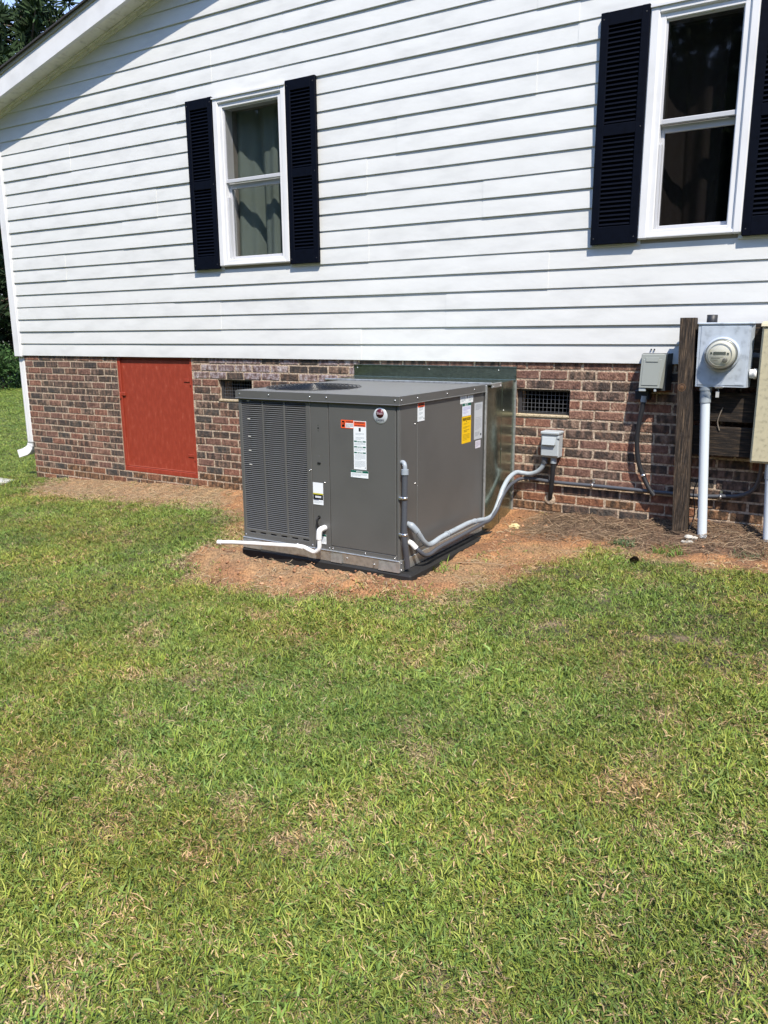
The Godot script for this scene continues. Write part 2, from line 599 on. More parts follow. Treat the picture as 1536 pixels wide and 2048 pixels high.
func house() -> void:
	var h := thing("house", "white sided gable house with red brick base and navy louvred shutters", "house", Vector3(4.24, 0.0, -6.5))
	shell(h)
	siding(h)
	brickwork(h)
	roofing(h)
	vent(h, VENT_A)
	vent(h, VENT_B)
	crawl_door(h)
	window(h, 1.945, 2.709, "glass", "window with pale curtain behind it and dark shutters")
	window(h, 5.49, 6.103, "dark_glass", "taller looking window with near black panes")
	shutter(h, 1.645, 1.943)
	shutter(h, 2.711, 3.0)
	shutter(h, 5.19, 5.488)
	shutter(h, 6.106, 6.404)
	downspout(h)
	curtains()

# a wall of boxes between z0 and z1 that leaves rectangular holes
func pierced(st: SurfaceTool, x0: float, x1: float, y0: float, y1: float, z0: float, z1: float, holes: Array) -> void:
	var xs := [x0, x1]
	var ys := [y0, y1]
	for q in holes:
		for e in [q[0], q[1]]:
			if e > x0 and e < x1:
				xs.append(e)
		for e in [q[2], q[3]]:
			if e > y0 and e < y1:
				ys.append(e)
	xs.sort()
	ys.sort()
	for i in xs.size() - 1:
		for k in ys.size() - 1:
			var mx: float = (xs[i] + xs[i + 1]) / 2
			var my: float = (ys[k] + ys[k + 1]) / 2
			if xs[i + 1] - xs[i] < 1e-4 or ys[k + 1] - ys[k] < 1e-4:
				continue
			var hole := false
			for q in holes:
				if mx > q[0] and mx < q[1] and my > q[2] and my < q[3]:
					hole = true
			if not hole:
				box(st, v3(xs[i], ys[k], z0), v3(xs[i + 1], ys[k + 1], z1))

func shell(h: Node3D) -> void:
	var st := begin()
	pierced(st, WX0, WX1, 0.0, 2.3, -0.14, 0.001, OPEN)
	slab(st, PackedVector2Array([Vector2(WX0, 2.3), Vector2(WX1, 2.3), Vector2(WX1, rake(WX1)), Vector2(RIDGE, rake(RIDGE)), Vector2(WX0, rake(WX0))]), -0.14, 0.001)
	obj("wall", st, M.inside, h)
	st = begin()
	pierced(st, -0.958, 9.44, -1.75, 0.0, -0.2, -0.0052, [[VENT_A[0] - 0.004, VENT_A[1] + 0.004, VENT_Y[0], VENT_Y[1]], [VENT_B[0] - 0.004, VENT_B[1] + 0.004, VENT_Y[0], VENT_Y[1]], [DOOR[0], DOOR[1], DOOR[2], DOOR[3]]])
	obj("mortar_bed", st, M.mortar, h)
	st = begin()
	box(st, v3(-0.985, 0.0, -13.0), v3(-0.86, 2.33, -0.14))
	obj("side_wall", st, M.vinyl, h)
	st = begin()
	box(st, v3(9.34, 0.0, -13.0), v3(9.465, 2.33, -0.14))
	obj("side_wall", st, M.vinyl, h)
	st = begin()
	box(st, v3(-0.958, -1.9, -13.0), v3(-0.76, 0.0, -0.2))
	obj("side_foundation", st, M.brick_mauve_0, h)
	st = begin()
	box(st, v3(9.24, -1.9, -13.0), v3(9.44, 0.0, -0.2))
	obj("side_foundation", st, M.brick_mauve_0, h)
	st = begin()
	slab(st, PackedVector2Array([Vector2(WX0, -1.9), Vector2(WX1, -1.9), Vector2(WX1, rake(WX1)), Vector2(RIDGE, rake(RIDGE)), Vector2(WX0, rake(WX0))]), -13.15, -13.0)
	obj("back_wall", st, M.vinyl, h)
	st = begin()
	box(st, v3(-0.86, 0.02, -13.0), v3(9.34, 0.1, -0.14))
	obj("floor", st, M.inside, h)

# one length of clapboard: a sloping face over a lip, a little wavy
func plank_mesh(xb0: float, xb1: float, xt0: float, xt1: float, k: int, proud: float) -> SurfaceTool:
	var st := begin()
	st.set_smooth_group(1)
	var yb := k * COURSE
	var yt := yb + COURSE + 0.006
	var n := maxi(1, ceili((xb1 - xb0) / 0.3))
	var rows := []
	for i in n + 1:
		var t := float(i) / n
		var xb := lerpf(xb0, xb1, t)
		var xt := lerpf(xt0, xt1, t)
		var w := 0.0016 * wob.get_noise_2d(xb * 60.0, k * 47.0) + proud
		var s := 0.0012 * lump.get_noise_2d(xb * 90.0, k * 31.0)
		rows.append([v3(xb, yb + s, 0.002), v3(xb, yb + s, 0.012 + w), v3(xb, yb + s + 0.002, 0.0133 + w), v3(lerpf(xb, xt, 0.5), (yb + yt) / 2 + s, 0.0086 + w * 1.2), v3(xt, yt + s, 0.0025 + w * 0.5)])
	for i in n:
		for j in 4:
			st.set_smooth_group(-1 if j < 2 else 1)
			quad(st, rows[i][j], rows[i + 1][j], rows[i + 1][j + 1], rows[i][j + 1])
	st.set_smooth_group(-1)
	for e in [[0, true], [n, false]]:
		var r: Array = rows[e[0]]
		for j in range(1, 4):
			if e[1]:
				tri(st, r[0], r[j], r[j + 1])
			else:
				tri(st, r[0], r[j + 1], r[j])
	return st

func siding(h: Node3D) -> void:
	# where one length of siding laps the next, for each pair of courses
	var laps := {0: [-0.1, 3.37, 7.0], 1: [1.9, 4.12, 7.6], 2: [1.35, 4.9, 8.2], 3: [-0.13, 3.45, 6.9], 4: [0.73, 4.4, 8.0], 5: [1.2, 3.44, 7.1], 6: [-0.29, 3.7, 7.4], 7: [0.08, 4.77, 8.3], 8: [1.51, 5.04, 8.6], 9: [1.93, 4.76, 7.5], 10: [2.69, 6.3], 11: [3.5, 6.0], 12: [2.9, 5.2]}
	var shed := []
	for k in 31:
		var yb := k * COURSE
		var yt := yb + COURSE
		var lo_b := WX0
		var hi_b := WX1
		var lo_t := WX0
		var hi_t := WX1
		if yb > rake(WX0):
			lo_b = (yb - 2.376) / PITCH - 0.939
			hi_b = 2.0 * RIDGE - lo_b
		if yt > rake(WX0):
			lo_t = (yt - 2.376) / PITCH - 0.939
			hi_t = 2.0 * RIDGE - lo_t
		if lo_b >= RIDGE - 0.05:
			continue
		lo_t = minf(lo_t, RIDGE - 0.01)
		hi_t = maxf(hi_t, RIDGE + 0.01)
		var cuts := []
		for q in OPEN:
			if yt > q[2] - 0.01 and yb < q[3] + 0.01:
				cuts.append([q[0] - 0.03, q[1] + 0.03])
		var seams: Array = laps.get(k / 2, [3.0])
		var stretches := [[lo_b, lo_t, 0.0]]
		var ends := []
		for c in cuts:
			ends.append([c[0], c[1], true])
		for s in seams:
			var ok: bool = s > lo_t + 0.2 and s < hi_t - 0.2
			for c in cuts:
				if s > c[0] - 0.15 and s < c[1] + 0.15:
					ok = false
			if ok:
				ends.append([s, s, false])
		ends.sort_custom(func(a, b): return a[0] < b[0])
		var xb := lo_b
		var xt := lo_t
		var flip := k / 2 % 2
		for e in ends:
			obj("siding_plank", plank_mesh(xb, e[0], xt, e[0], k, 0.003 * flip), M.vinyl, h)
			xb = e[1]
			xt = e[1]
			flip = 1 - flip
		obj("siding_plank", plank_mesh(xb, hi_b, xt, hi_t, k, 0.003 * flip), M.vinyl, h)
	var st := begin()
	bevel(st, v3(-1.095, -0.012, -0.1), v3(-0.99, 2.32, 0.024), 0.006)
	bevel(st, v3(-0.99, -0.012, 0.0), v3(-0.975, 2.36, 0.0195), 0.003)
	obj("corner_post", st, M.trim, h)

func brickwork(h: Node3D) -> void:
	var meshes := []
	for i in 5:
		var st := begin()
		bevel(st, Vector3(-0.5 * 0.193, -0.5 * 0.0575, -0.03), Vector3(0.5 * 0.193, 0.5 * 0.0575, 0.0), 0.005, 0.002)
		st.generate_normals()
		meshes.append(st.commit())
	var rest := begin()
	var list := []
	for r in range(-1, 22):
		var yt := -(BRICK_TOP + BRICK_ROW * r)
		var yb := yt - BRICK_ROW
		var phase := 0.095 if posmod(r, 2) == 1 else -0.008
		var k := floori((-0.962 - phase) / BRICK_LEN)
		while true:
			var x0 := phase + BRICK_LEN * k + rng.randf_range(-0.003, 0.003)
			var x1 := x0 + 0.193
			k += 1
			if x0 > 9.44:
				break
			x0 = maxf(x0, -0.962)
			x1 = minf(x1, 9.444)
			var spans := [[x0, x1]]
			for q in [[DOOR[0], DOOR[1], DOOR[2], DOOR[3]], [VENT_A[0], VENT_A[1], VENT_Y[0], VENT_Y[1]], [VENT_B[0], VENT_B[1], VENT_Y[0], VENT_Y[1]]]:
				var cy := (yb + yt) / 2
				if cy < q[2] or cy > q[3]:
					continue
				var keep := []
				for s in spans:
					if s[1] <= q[0] or s[0] >= q[1]:
						keep.append(s)
						continue
					if s[0] < q[0] - 0.02:
						keep.append([s[0], q[0] - 0.002])
					if s[1] > q[1] + 0.02:
						keep.append([q[1] + 0.002, s[1]])
				spans = keep
			for s in spans:
				if s[1] - s[0] < 0.02 or yt < land((s[0] + s[1]) / 2, 0.0) - 0.01:
					continue
				list.append([s[0], s[1], (yb + yt) / 2, r])
	# the nearest ones that can be seen are bricks of their own, the others one piece
	list.sort_custom(func(a, b): return score(a) > score(b))
	for i in list.size():
		var q: Array = list[i]
		var low: bool = q[2] < land(q[0], 0.0) + 0.13
		var m := brick_material(low, q[0], q[2])
		var c := v3((q[0] + q[1]) / 2, q[2] + rng.randf_range(-0.0008, 0.0008), -0.0015 + rng.randf_range(-0.0016, 0.0016))
		var sc: float = (q[1] - q[0]) / 0.193
		var xf := Transform3D(Basis.from_euler(Vector3(rng.randf_range(-0.006, 0.006), rng.randf_range(-0.004, 0.004), rng.randf_range(-0.005, 0.005))).scaled(Vector3(sc, 1, 1)), c)
		if i < 300:
			inst("brick", meshes[rng.randi() % 5], m, h, xf)
		else:
			rest_of.get_or_add(m.resource_name, []).append([xf, meshes[rng.randi() % 5]])
	var mi := MeshInstance3D.new()
	var am := ArrayMesh.new()
	for key in rest_of:
		var st := SurfaceTool.new()
		st.begin(Mesh.PRIMITIVE_TRIANGLES)
		for e in rest_of[key]:
			st.append_from(e[1], 0, e[0])
		st.commit(am)
		am.surface_set_material(am.get_surface_count() - 1, M[key])
	mi.mesh = am
	mi.name = numbered("brick_rows", h)
	h.add_child(mi, true)
	mi.position = -origin(h)
	mi.set_meta("kind", "stuff")

var rest_of := {}

func score(q: Array) -> float:
	var hidden := 0.0
	if q[0] > 3.3 and q[1] < 4.68 and q[2] < -0.13:
		hidden = 30.0
	if q[0] > 2.2 and q[0] <= 3.3 and q[2] < -0.24 and q[2] > -1.2:
		hidden = maxf(hidden, 8.0 if q[0] > 2.05 + 0.0 else 0.0)
	if q[0] > 6.35:
		hidden = 30.0
	return q[0] * 1.0 - hidden

func brick_material(low: bool, x: float, y: float) -> Material:
	var i := rng.randi() % 3
	var p := rng.randf()
	if low:
		return M["brick_clay_%d" % (rng.randi() % 2)] if p < 0.8 else M["brick_dark_%d" % i]
	if y > -0.16 and x > 1.5 and x < 3.4 and p < 0.75:
		return M["brick_hazed_%d" % (rng.randi() % 2)]
	if p < 0.47:
		return M["brick_red_%d" % i]
	return M["brick_mauve_%d" % i] if p < 0.86 else M["brick_dark_%d" % i]

func roofing(h: Node3D) -> void:
	# soffit boards under the overhang, each with its own groove
	var x := -1.32
	var odd := false
	while x < 9.8:
		var x1 := minf(x + 0.1225, 9.8)
		if x < RIDGE and x1 > RIDGE:
			x1 = RIDGE
		var st := begin()
		var a := x + (0.0035 if odd else 0.0012)
		var b := x1 - 0.0015
		var o := 0.004
		hexa(st, [v3(a, rake(a) + o, 0.2), v3(b, rake(b) + o, 0.2), v3(b, rake(b) + o + 0.008, 0.2), v3(a, rake(a) + o + 0.008, 0.2),
			v3(a, rake(a) + o, -0.05), v3(b, rake(b) + o, -0.05), v3(b, rake(b) + o + 0.008, -0.05), v3(a, rake(a) + o + 0.008, -0.05)])
		obj("soffit_board", st, M.soffit, h)
		odd = not odd
		x = x1
	for e in [[-1.36, RIDGE], [RIDGE, 9.84]]:
		var a: float = e[0]
		var b: float = e[1]
		var st := begin()
		slab(st, PackedVector2Array([Vector2(a, rake(a) - 0.006), Vector2(b, rake(b) - 0.006), Vector2(b, rake(b) + 0.165), Vector2(a, rake(a) + 0.165)]), 0.2, 0.212)
		slab(st, PackedVector2Array([Vector2(a, rake(a) - 0.006), Vector2(b, rake(b) - 0.006), Vector2(b, rake(b) + 0.003), Vector2(a, rake(a) + 0.003)]), 0.178, 0.2)
		obj("fascia", st, M.trim, h)
		st = begin()
		slab(st, PackedVector2Array([Vector2(a, rake(a) + 0.165), Vector2(b, rake(b) + 0.165), Vector2(b, rake(b) + 0.192), Vector2(a, rake(a) + 0.192)]), 0.19, 0.226)
		obj("drip_edge", st, M.drip_edge, h)
		st = begin()
		slab(st, PackedVector2Array([Vector2(a, rake(a) + 0.012), Vector2(b, rake(b) + 0.012), Vector2(b, rake(b) + 0.19), Vector2(a, rake(a) + 0.19)]), -13.4, 0.199)
		obj("roof_deck", st, M.trim, h)
		var wa := a - 0.03 if a < 0.0 else a
		var wb := b + 0.03 if b > 9.0 else b
		# three visible courses of shingle ends along the rake
		st = begin()
		slab(st, PackedVector2Array([Vector2(wa, rake(wa) + 0.193), Vector2(wb, rake(wb) + 0.193), Vector2(wb, rake(wb) + 0.208), Vector2(wa, rake(wa) + 0.208)]), -13.45, 0.246)
		obj("roof_shingles", st, M.shingle, h)
		# trim where the wall meets the soffit
		var ta := maxf(a, WX0)
		var tb := minf(b, WX1)
		st = begin()
		slab(st, PackedVector2Array([Vector2(ta, rake(ta) - 0.034), Vector2(tb, rake(tb) - 0.034), Vector2(tb, rake(tb) - 0.0065), Vector2(ta, rake(ta) - 0.0065)]), 0.001, 0.026)
		slab(st, PackedVector2Array([Vector2(ta, rake(ta) - 0.0065), Vector2(tb, rake(tb) - 0.0065), Vector2(tb, rake(tb) + 0.002), Vector2(ta, rake(ta) + 0.002)]), 0.001, 0.05)
		obj("rake_trim", st, M.soffit, h)
	var st := begin()
	hexa(st, [v3(-1.47, 2.12, 0.19), v3(-1.36, 2.12, 0.19), v3(-1.36, 2.23, 0.19), v3(-1.49, 2.23, 0.19), v3(-1.47, 2.12, -13.3), v3(-1.36, 2.12, -13.3), v3(-1.36, 2.23, -13.3), v3(-1.49, 2.23, -13.3)])
	obj("gutter", st, M.trim, h)

func vent(h: Node3D, vx: Array) -> void:
	var st := begin()
	var x0: float = vx[0]
	var x1: float = vx[1]
	var y0: float = VENT_Y[0] + 0.028
	var y1: float = VENT_Y[1]
	# an iron frame set in the opening; behind it lies the unlit crawl space
	var zf := -0.045
	box(st, v3(x0 + 0.001, y0, zf - 0.012), v3(x0 + 0.028, y1 - 0.002, zf + 0.004))
	box(st, v3(x1 - 0.014, y0, zf - 0.012), v3(x1 - 0.001, y1 - 0.002, zf + 0.004))
	box(st, v3(x0 + 0.028, y1 - 0.016, zf - 0.012), v3(x1 - 0.014, y1 - 0.002, zf + 0.004))
	box(st, v3(x0 + 0.028, y0, zf - 0.012), v3(x1 - 0.014, y0 + 0.008, zf + 0.004))
	var f := obj("crawlspace_vent", st, plain("vent_grey", lin(0.06, 0.06, 0.065), 0.5, 0.3), h)
	for i in 12:
		st = begin()
		var x := lerpf(x0 + 0.028, x1 - 0.014, (i + 0.5) / 12.0)
		box(st, v3(x - 0.0013, y0, zf - 0.002), v3(x + 0.0013, y1, zf + 0.0006))
		obj("vent_wire", st, plain("vent_wire", lin(0.16, 0.165, 0.18), 0.45, 0.4), f)
	for i in 6:
		st = begin()
		var y := lerpf(y0, y1, (i + 0.5) / 6.0)
		box(st, v3(x0 + 0.02, y - 0.0013, zf - 0.004), v3(x1 - 0.01, y + 0.0013, zf - 0.0014))
		obj("vent_wire", st, M.vent_wire, f)
	st = begin()
	bevel(st, v3(x0 - 0.002, VENT_Y[0] + 0.003, -0.06), v3(x1 + 0.002, VENT_Y[0] + 0.025, 0.004), 0.006, 0.002)
	obj("vent_sill", st, M.sill_mortar, h)

func crawl_door(h: Node3D) -> void:
	var st := begin()
	box(st, v3(DOOR[0] + 0.002, DOOR[2] + 0.002, -0.05), v3(DOOR[1] - 0.002, -0.0, -0.0305))
	var d := obj("crawlspace_door", st, M.red_door, h)
	st = begin()
	bevel(st, v3(DOOR[0] + 0.045, -1.08, -0.03), v3(1.462, -0.03, -0.018), 0.003)
	obj("door_panel", st, M.red_door, d)
	for b in [[DOOR[0] + 0.002, DOOR[0] + 0.04, DOOR[2] + 0.05, -0.005], [1.466, DOOR[1] - 0.002, DOOR[2] + 0.05, -0.005], [DOOR[0] + 0.002, DOOR[1] - 0.002, DOOR[2] + 0.002, DOOR[2] + 0.048]]:
		st = begin()
		bevel(st, v3(b[0], b[2], -0.03), v3(b[1], b[3], -0.006), 0.003)
		obj("door_frame", st, M.red_door, d)
	st = begin()
	bevel(st, v3(0.535, -1.083, -0.021), v3(1.46, -1.076, -0.0165), 0.001)
	bevel(st, v3(0.531, -1.08, -0.021), v3(0.5345, -0.8, -0.0165), 0.001)
	obj("pale_edge", st, M.red_edge, d)  # lighter red strips along the panel foot and its lower left edge
	for y in [-0.21, -0.92]:
		st = begin()
		bevel(st, v3(1.375, y - 0.014, -0.018), v3(1.49, y + 0.014, -0.011), 0.0015)
		pipe(st, v3(1.464, y - 0.04, -0.01), v3(1.464, y + 0.035, -0.01), 0.007, 8)
		obj("hinge", st, M.red_door, d)
	st = begin()
	bevel(st, v3(0.492, -0.38, -0.018), v3(0.57, -0.345, -0.004), 0.003)
	bevel(st, v3(0.497, -0.41, -0.018), v3(0.515, -0.35, 0.004), 0.003)
	obj("latch", st, M.red_door, d)

func frame_ring(st: SurfaceTool, x0: float, x1: float, y0: float, y1: float, wl: float, wr: float, wb: float, wt: float, z0: float, z1: float, bev: float) -> void:
	bevel(st, v3(x0, y0, z0), v3(x0 + wl, y1, z1), bev)
	bevel(st, v3(x1 - wr, y0, z0), v3(x1, y1, z1), bev)
	bevel(st, v3(x0 + wl - bev, y1 - wt, z0 - 0.001), v3(x1 - wr + bev, y1 - 0.0005, z1 - 0.001), bev)
	bevel(st, v3(x0 + wl - bev, y0 + 0.0005, z0 - 0.001), v3(x1 - wr + bev, y0 + wb, z1 - 0.001), bev)

func window(h: Node3D, x0: float, x1: float, gl: String, label: String) -> void:
	var y0 := 0.78
	var y1 := 2.116
	var st := begin()
	frame_ring(st, x0, x1, y0, y1, 0.058, 0.052, 0.026, 0.05, -0.03, 0.042, 0.008)
	var w := obj("window", st, M.trim, h, label)
	st = begin()
	frame_ring(st, x0 + 0.05, x1 - 0.045, y0 + 0.018, y1 - 0.044, 0.042, 0.042, 0.036, 0.04, -0.1, 0.026, 0.004)
	obj("inner_frame", st, M.trim, w)
	st = begin()
	box(st, v3(x0 + 0.002, y1 - 0.012, 0.02), v3(x1 - 0.002, y1 + 0.0, 0.052))
	obj("drip_cap", st, M.trim, w)
	var a := x0 + 0.09
	var b := x1 - 0.085
	st = begin()  # upper sash, in front
	frame_ring(st, a, b, 1.45, 2.035, 0.012, 0.008, 0.029, 0.012, -0.012, 0.012, 0.003)
	obj("upper_sash", st, M.sash, w)
	st = begin()
	box(st, v3(a + 0.008, 1.47, -0.004), v3(b - 0.006, 2.028, -0.001))
	obj("pane", st, M[gl], w)
	st = begin()
	frame_ring(st, a + 0.002, b - 0.002, 0.832, 1.452, 0.022, 0.01, 0.03, 0.045, -0.06, -0.028, 0.003)
	obj("lower_sash", st, M.sash, w)
	st = begin()
	box(st, v3(a + 0.016, 0.85, -0.046), v3(b - 0.008, 1.42, -0.043))
	obj("pane", st, M[gl], w)
	st = begin()
	bevel(st, v3(a + 0.003, 0.815, -0.02), v3(a + 0.019, 1.34, 0.008), 0.002)
	obj("screen_track", st, M.sash, w)
	# a sill board between wall and sash closes the opening
	st = begin()
	frame_ring(st, x0 + 0.06, x1 - 0.055, y0 + 0.03, y1 - 0.055, 0.028, 0.028, 0.03, 0.02, -0.18, -0.1, 0.002)
	obj("jamb", st, M.inside, w)

func curtain(called: String, label: String, x0: float, x1: float, m: Material, fold: float, z: float, seed_at: float) -> void:
	var st := begin()
	st.set_smooth_group(1)
	var n := 90
	var rows := 10
	for i in n:
		for k in rows:
			var q := []
			for e in [[0, 0], [1, 0], [1, 1], [0, 1]]:
				var t := float(i + e[0]) / n
				var s := float(k + e[1]) / rows
				var x := lerpf(x0, x1, t)
				var f := fold * (0.35 + 0.65 * (1.0 - s))
				var u := x * 12.5 + 0.7 * sin(x * 7.0 + seed_at) + 0.25 * s
				var zz := z + f * (pow(absf(sin(u + seed_at)), 0.8) - 0.5) + 0.1 * f * sin(x * 52.0 + seed_at)
				q.append(v3(x, lerpf(0.3, 2.12, s), zz))
			quad(st, q[0], q[1], q[2], q[3])
	var o := obj(called, st, m)
	tag(o, label, "curtain")

func curtains() -> void:
	curtain("curtain", "pale green grey curtain in folds behind the window near the house corner", 1.9, 2.5, M.curtain, 0.17, -0.19, 0.35)
	curtain("curtain", "narrow strip of pale curtain at the jamb of the window near the house corner", 2.535, 2.78, M.curtain, 0.13, -0.19, 0.1)
	curtain("curtain", "dim brown curtain behind the near black window above the meter", 5.48, 5.92, M.curtain_brown, 0.15, -0.21, 1.1)

func shutter(h: Node3D, x0: float, x1: float) -> void:
	var y0 := 0.762
	var y1 := 2.131
	var z0 := 0.017
	var z1 := 0.047
	var st := begin()
	bevel(st, v3(x0, y0, z0), v3(x0 + 0.05, y1, z1), 0.004)
	bevel(st, v3(x1 - 0.05, y0, z0), v3(x1, y1, z1), 0.004)
	for b in [[y0 + 0.001, 0.872], [1.418, 1.486], [2.052, y1 - 0.001]]:
		bevel(st, v3(x0 + 0.046, b[0], z0), v3(x1 - 0.046, b[1], z1 - 0.0006), 0.003)
	box(st, v3(x0 + 0.04, y0 + 0.05, z0 - 0.001), v3(x1 - 0.04, y1 - 0.05, z0 + 0.003))
	var s := obj("shutter", st, M.shutter, h)
	st = begin()
	# one louver blade, its outer edge lower than its inner one
	var w := (x1 - x0) / 2 - 0.049
	st.set_smooth_group(-1)
	var prof := [Vector2(0.0, 0.0), Vector2(0.006, -0.0005), Vector2(0.0205, -0.015), Vector2(0.0215, -0.0185), Vector2(0.016, -0.0175), Vector2(0.0, -0.003)]
	for i in prof.size():
		var p: Vector2 = prof[i]
		var q: Vector2 = prof[(i + 1) % prof.size()]
		quad(st, Vector3(-w, p.y, p.x), Vector3(-w, q.y, q.x), Vector3(w, q.y, q.x), Vector3(w, p.y, p.x))
	st.generate_normals()
	var mesh := st.commit()
	for e in [[0.872, 1.418, 20], [1.486, 2.052, 21]]:
		for i in e[2]:
			var y := lerpf(e[0], e[1], (i + 1.0) / e[2])
			inst("louver", mesh, M.shutter, s, Transform3D(Basis(), v3((x0 + x1) / 2, y, z0 + 0.003)))
	for p in [[x0 + 0.02, 0.8], [x1 - 0.02, 0.8], [x0 + 0.02, 2.09], [x1 - 0.02, 2.09], [x1 - 0.018, 1.45]]:
		st = begin()
		lathe(st, [Vector2(0.0045, 0), Vector2(0.0035, 0.002), Vector2(0, 0.003)], v3(p[0], p[1], z1 - 0.0005), Vector3.BACK, 8)
		obj("screw", st, plain("dark_screw", lin(0.03, 0.03, 0.035), 0.4), s)

func downspout(h: Node3D) -> void:
	var st := begin()
	var x0 := -1.08
	var x1 := -0.99
	# ribbed rectangular pipe
	for b in [[x0, x1, -0.085, -0.012]]:
		bevel(st, v3(b[0], -0.95, b[2]), v3(b[1], -0.012, b[3]), 0.008)
	bevel(st, v3(-1.1, -0.012, -0.09), v3(-0.99, 2.13, -0.101), 0.004)
	for x in [x0 + 0.028, x1 - 0.028]:
		bevel(st, v3(x - 0.005, -0.945, -0.013), v3(x + 0.005, -0.013, -0.0095), 0.002)
	var d := obj("downspout", st, M.trim, h)
	# the elbow at its foot, an open mouth turned away from the wall
	st = begin()
	var rings := []
	var n := 12
	for i in n + 1:
		var t := float(i) / n
		var a := deg_to_rad(72.0) * minf(t / 0.75, 1.0)
		var c := Vector2(-1.035 - 0.11, -0.95)
		var ctr := c + Vector2(cos(a), -sin(a)) * 0.11
		if t > 0.75:
			ctr += Vector2(-sin(a), -cos(a)) * 0.09 * (t - 0.75) / 0.25
		var nrm := Vector2(cos(a), -sin(a))
		var bulge := 0.0025 if i % 2 == 0 and t < 0.8 else 0.0
		var hw := 0.043 + bulge
		var hz := 0.0355 + bulge
		var zc := -0.0485 + 0.05 * t * t
		rings.append([v3(ctr.x - nrm.x * hw, ctr.y - nrm.y * hw, zc + hz), v3(ctr.x + nrm.x * hw, ctr.y + nrm.y * hw, zc + hz), v3(ctr.x + nrm.x * hw, ctr.y + nrm.y * hw, zc - hz), v3(ctr.x - nrm.x * hw, ctr.y - nrm.y * hw, zc - hz)])
	for i in n:
		for k in 4:
			var j := (k + 1) % 4
			quad(st, rings[i + 1][k], rings[i + 1][j], rings[i][j], rings[i][k])
	obj("elbow", st, M.trim, d)
	st = begin()
	bevel(st, v3(-1.105, 0.1, -0.105), v3(-1.075, 0.16, -0.02), 0.003)
	obj("strap", st, M.trim, d)

# ---------------------------------------------------------------- the air conditioner
const UX0 := 3.462
const UX1 := 4.632
const UZ0 := 0.43
const UZ1 := 1.6

func screws(par: Node, pts: Array, n: Vector3) -> void:
	for p in pts:
		var st := begin()
		lathe(st, [Vector2(0.0055, 0), Vector2(0.0055, 0.002), Vector2(0.0035, 0.004), Vector2(0, 0.0045)], p, n, 8)
		obj("screw", st, M.screw, par)

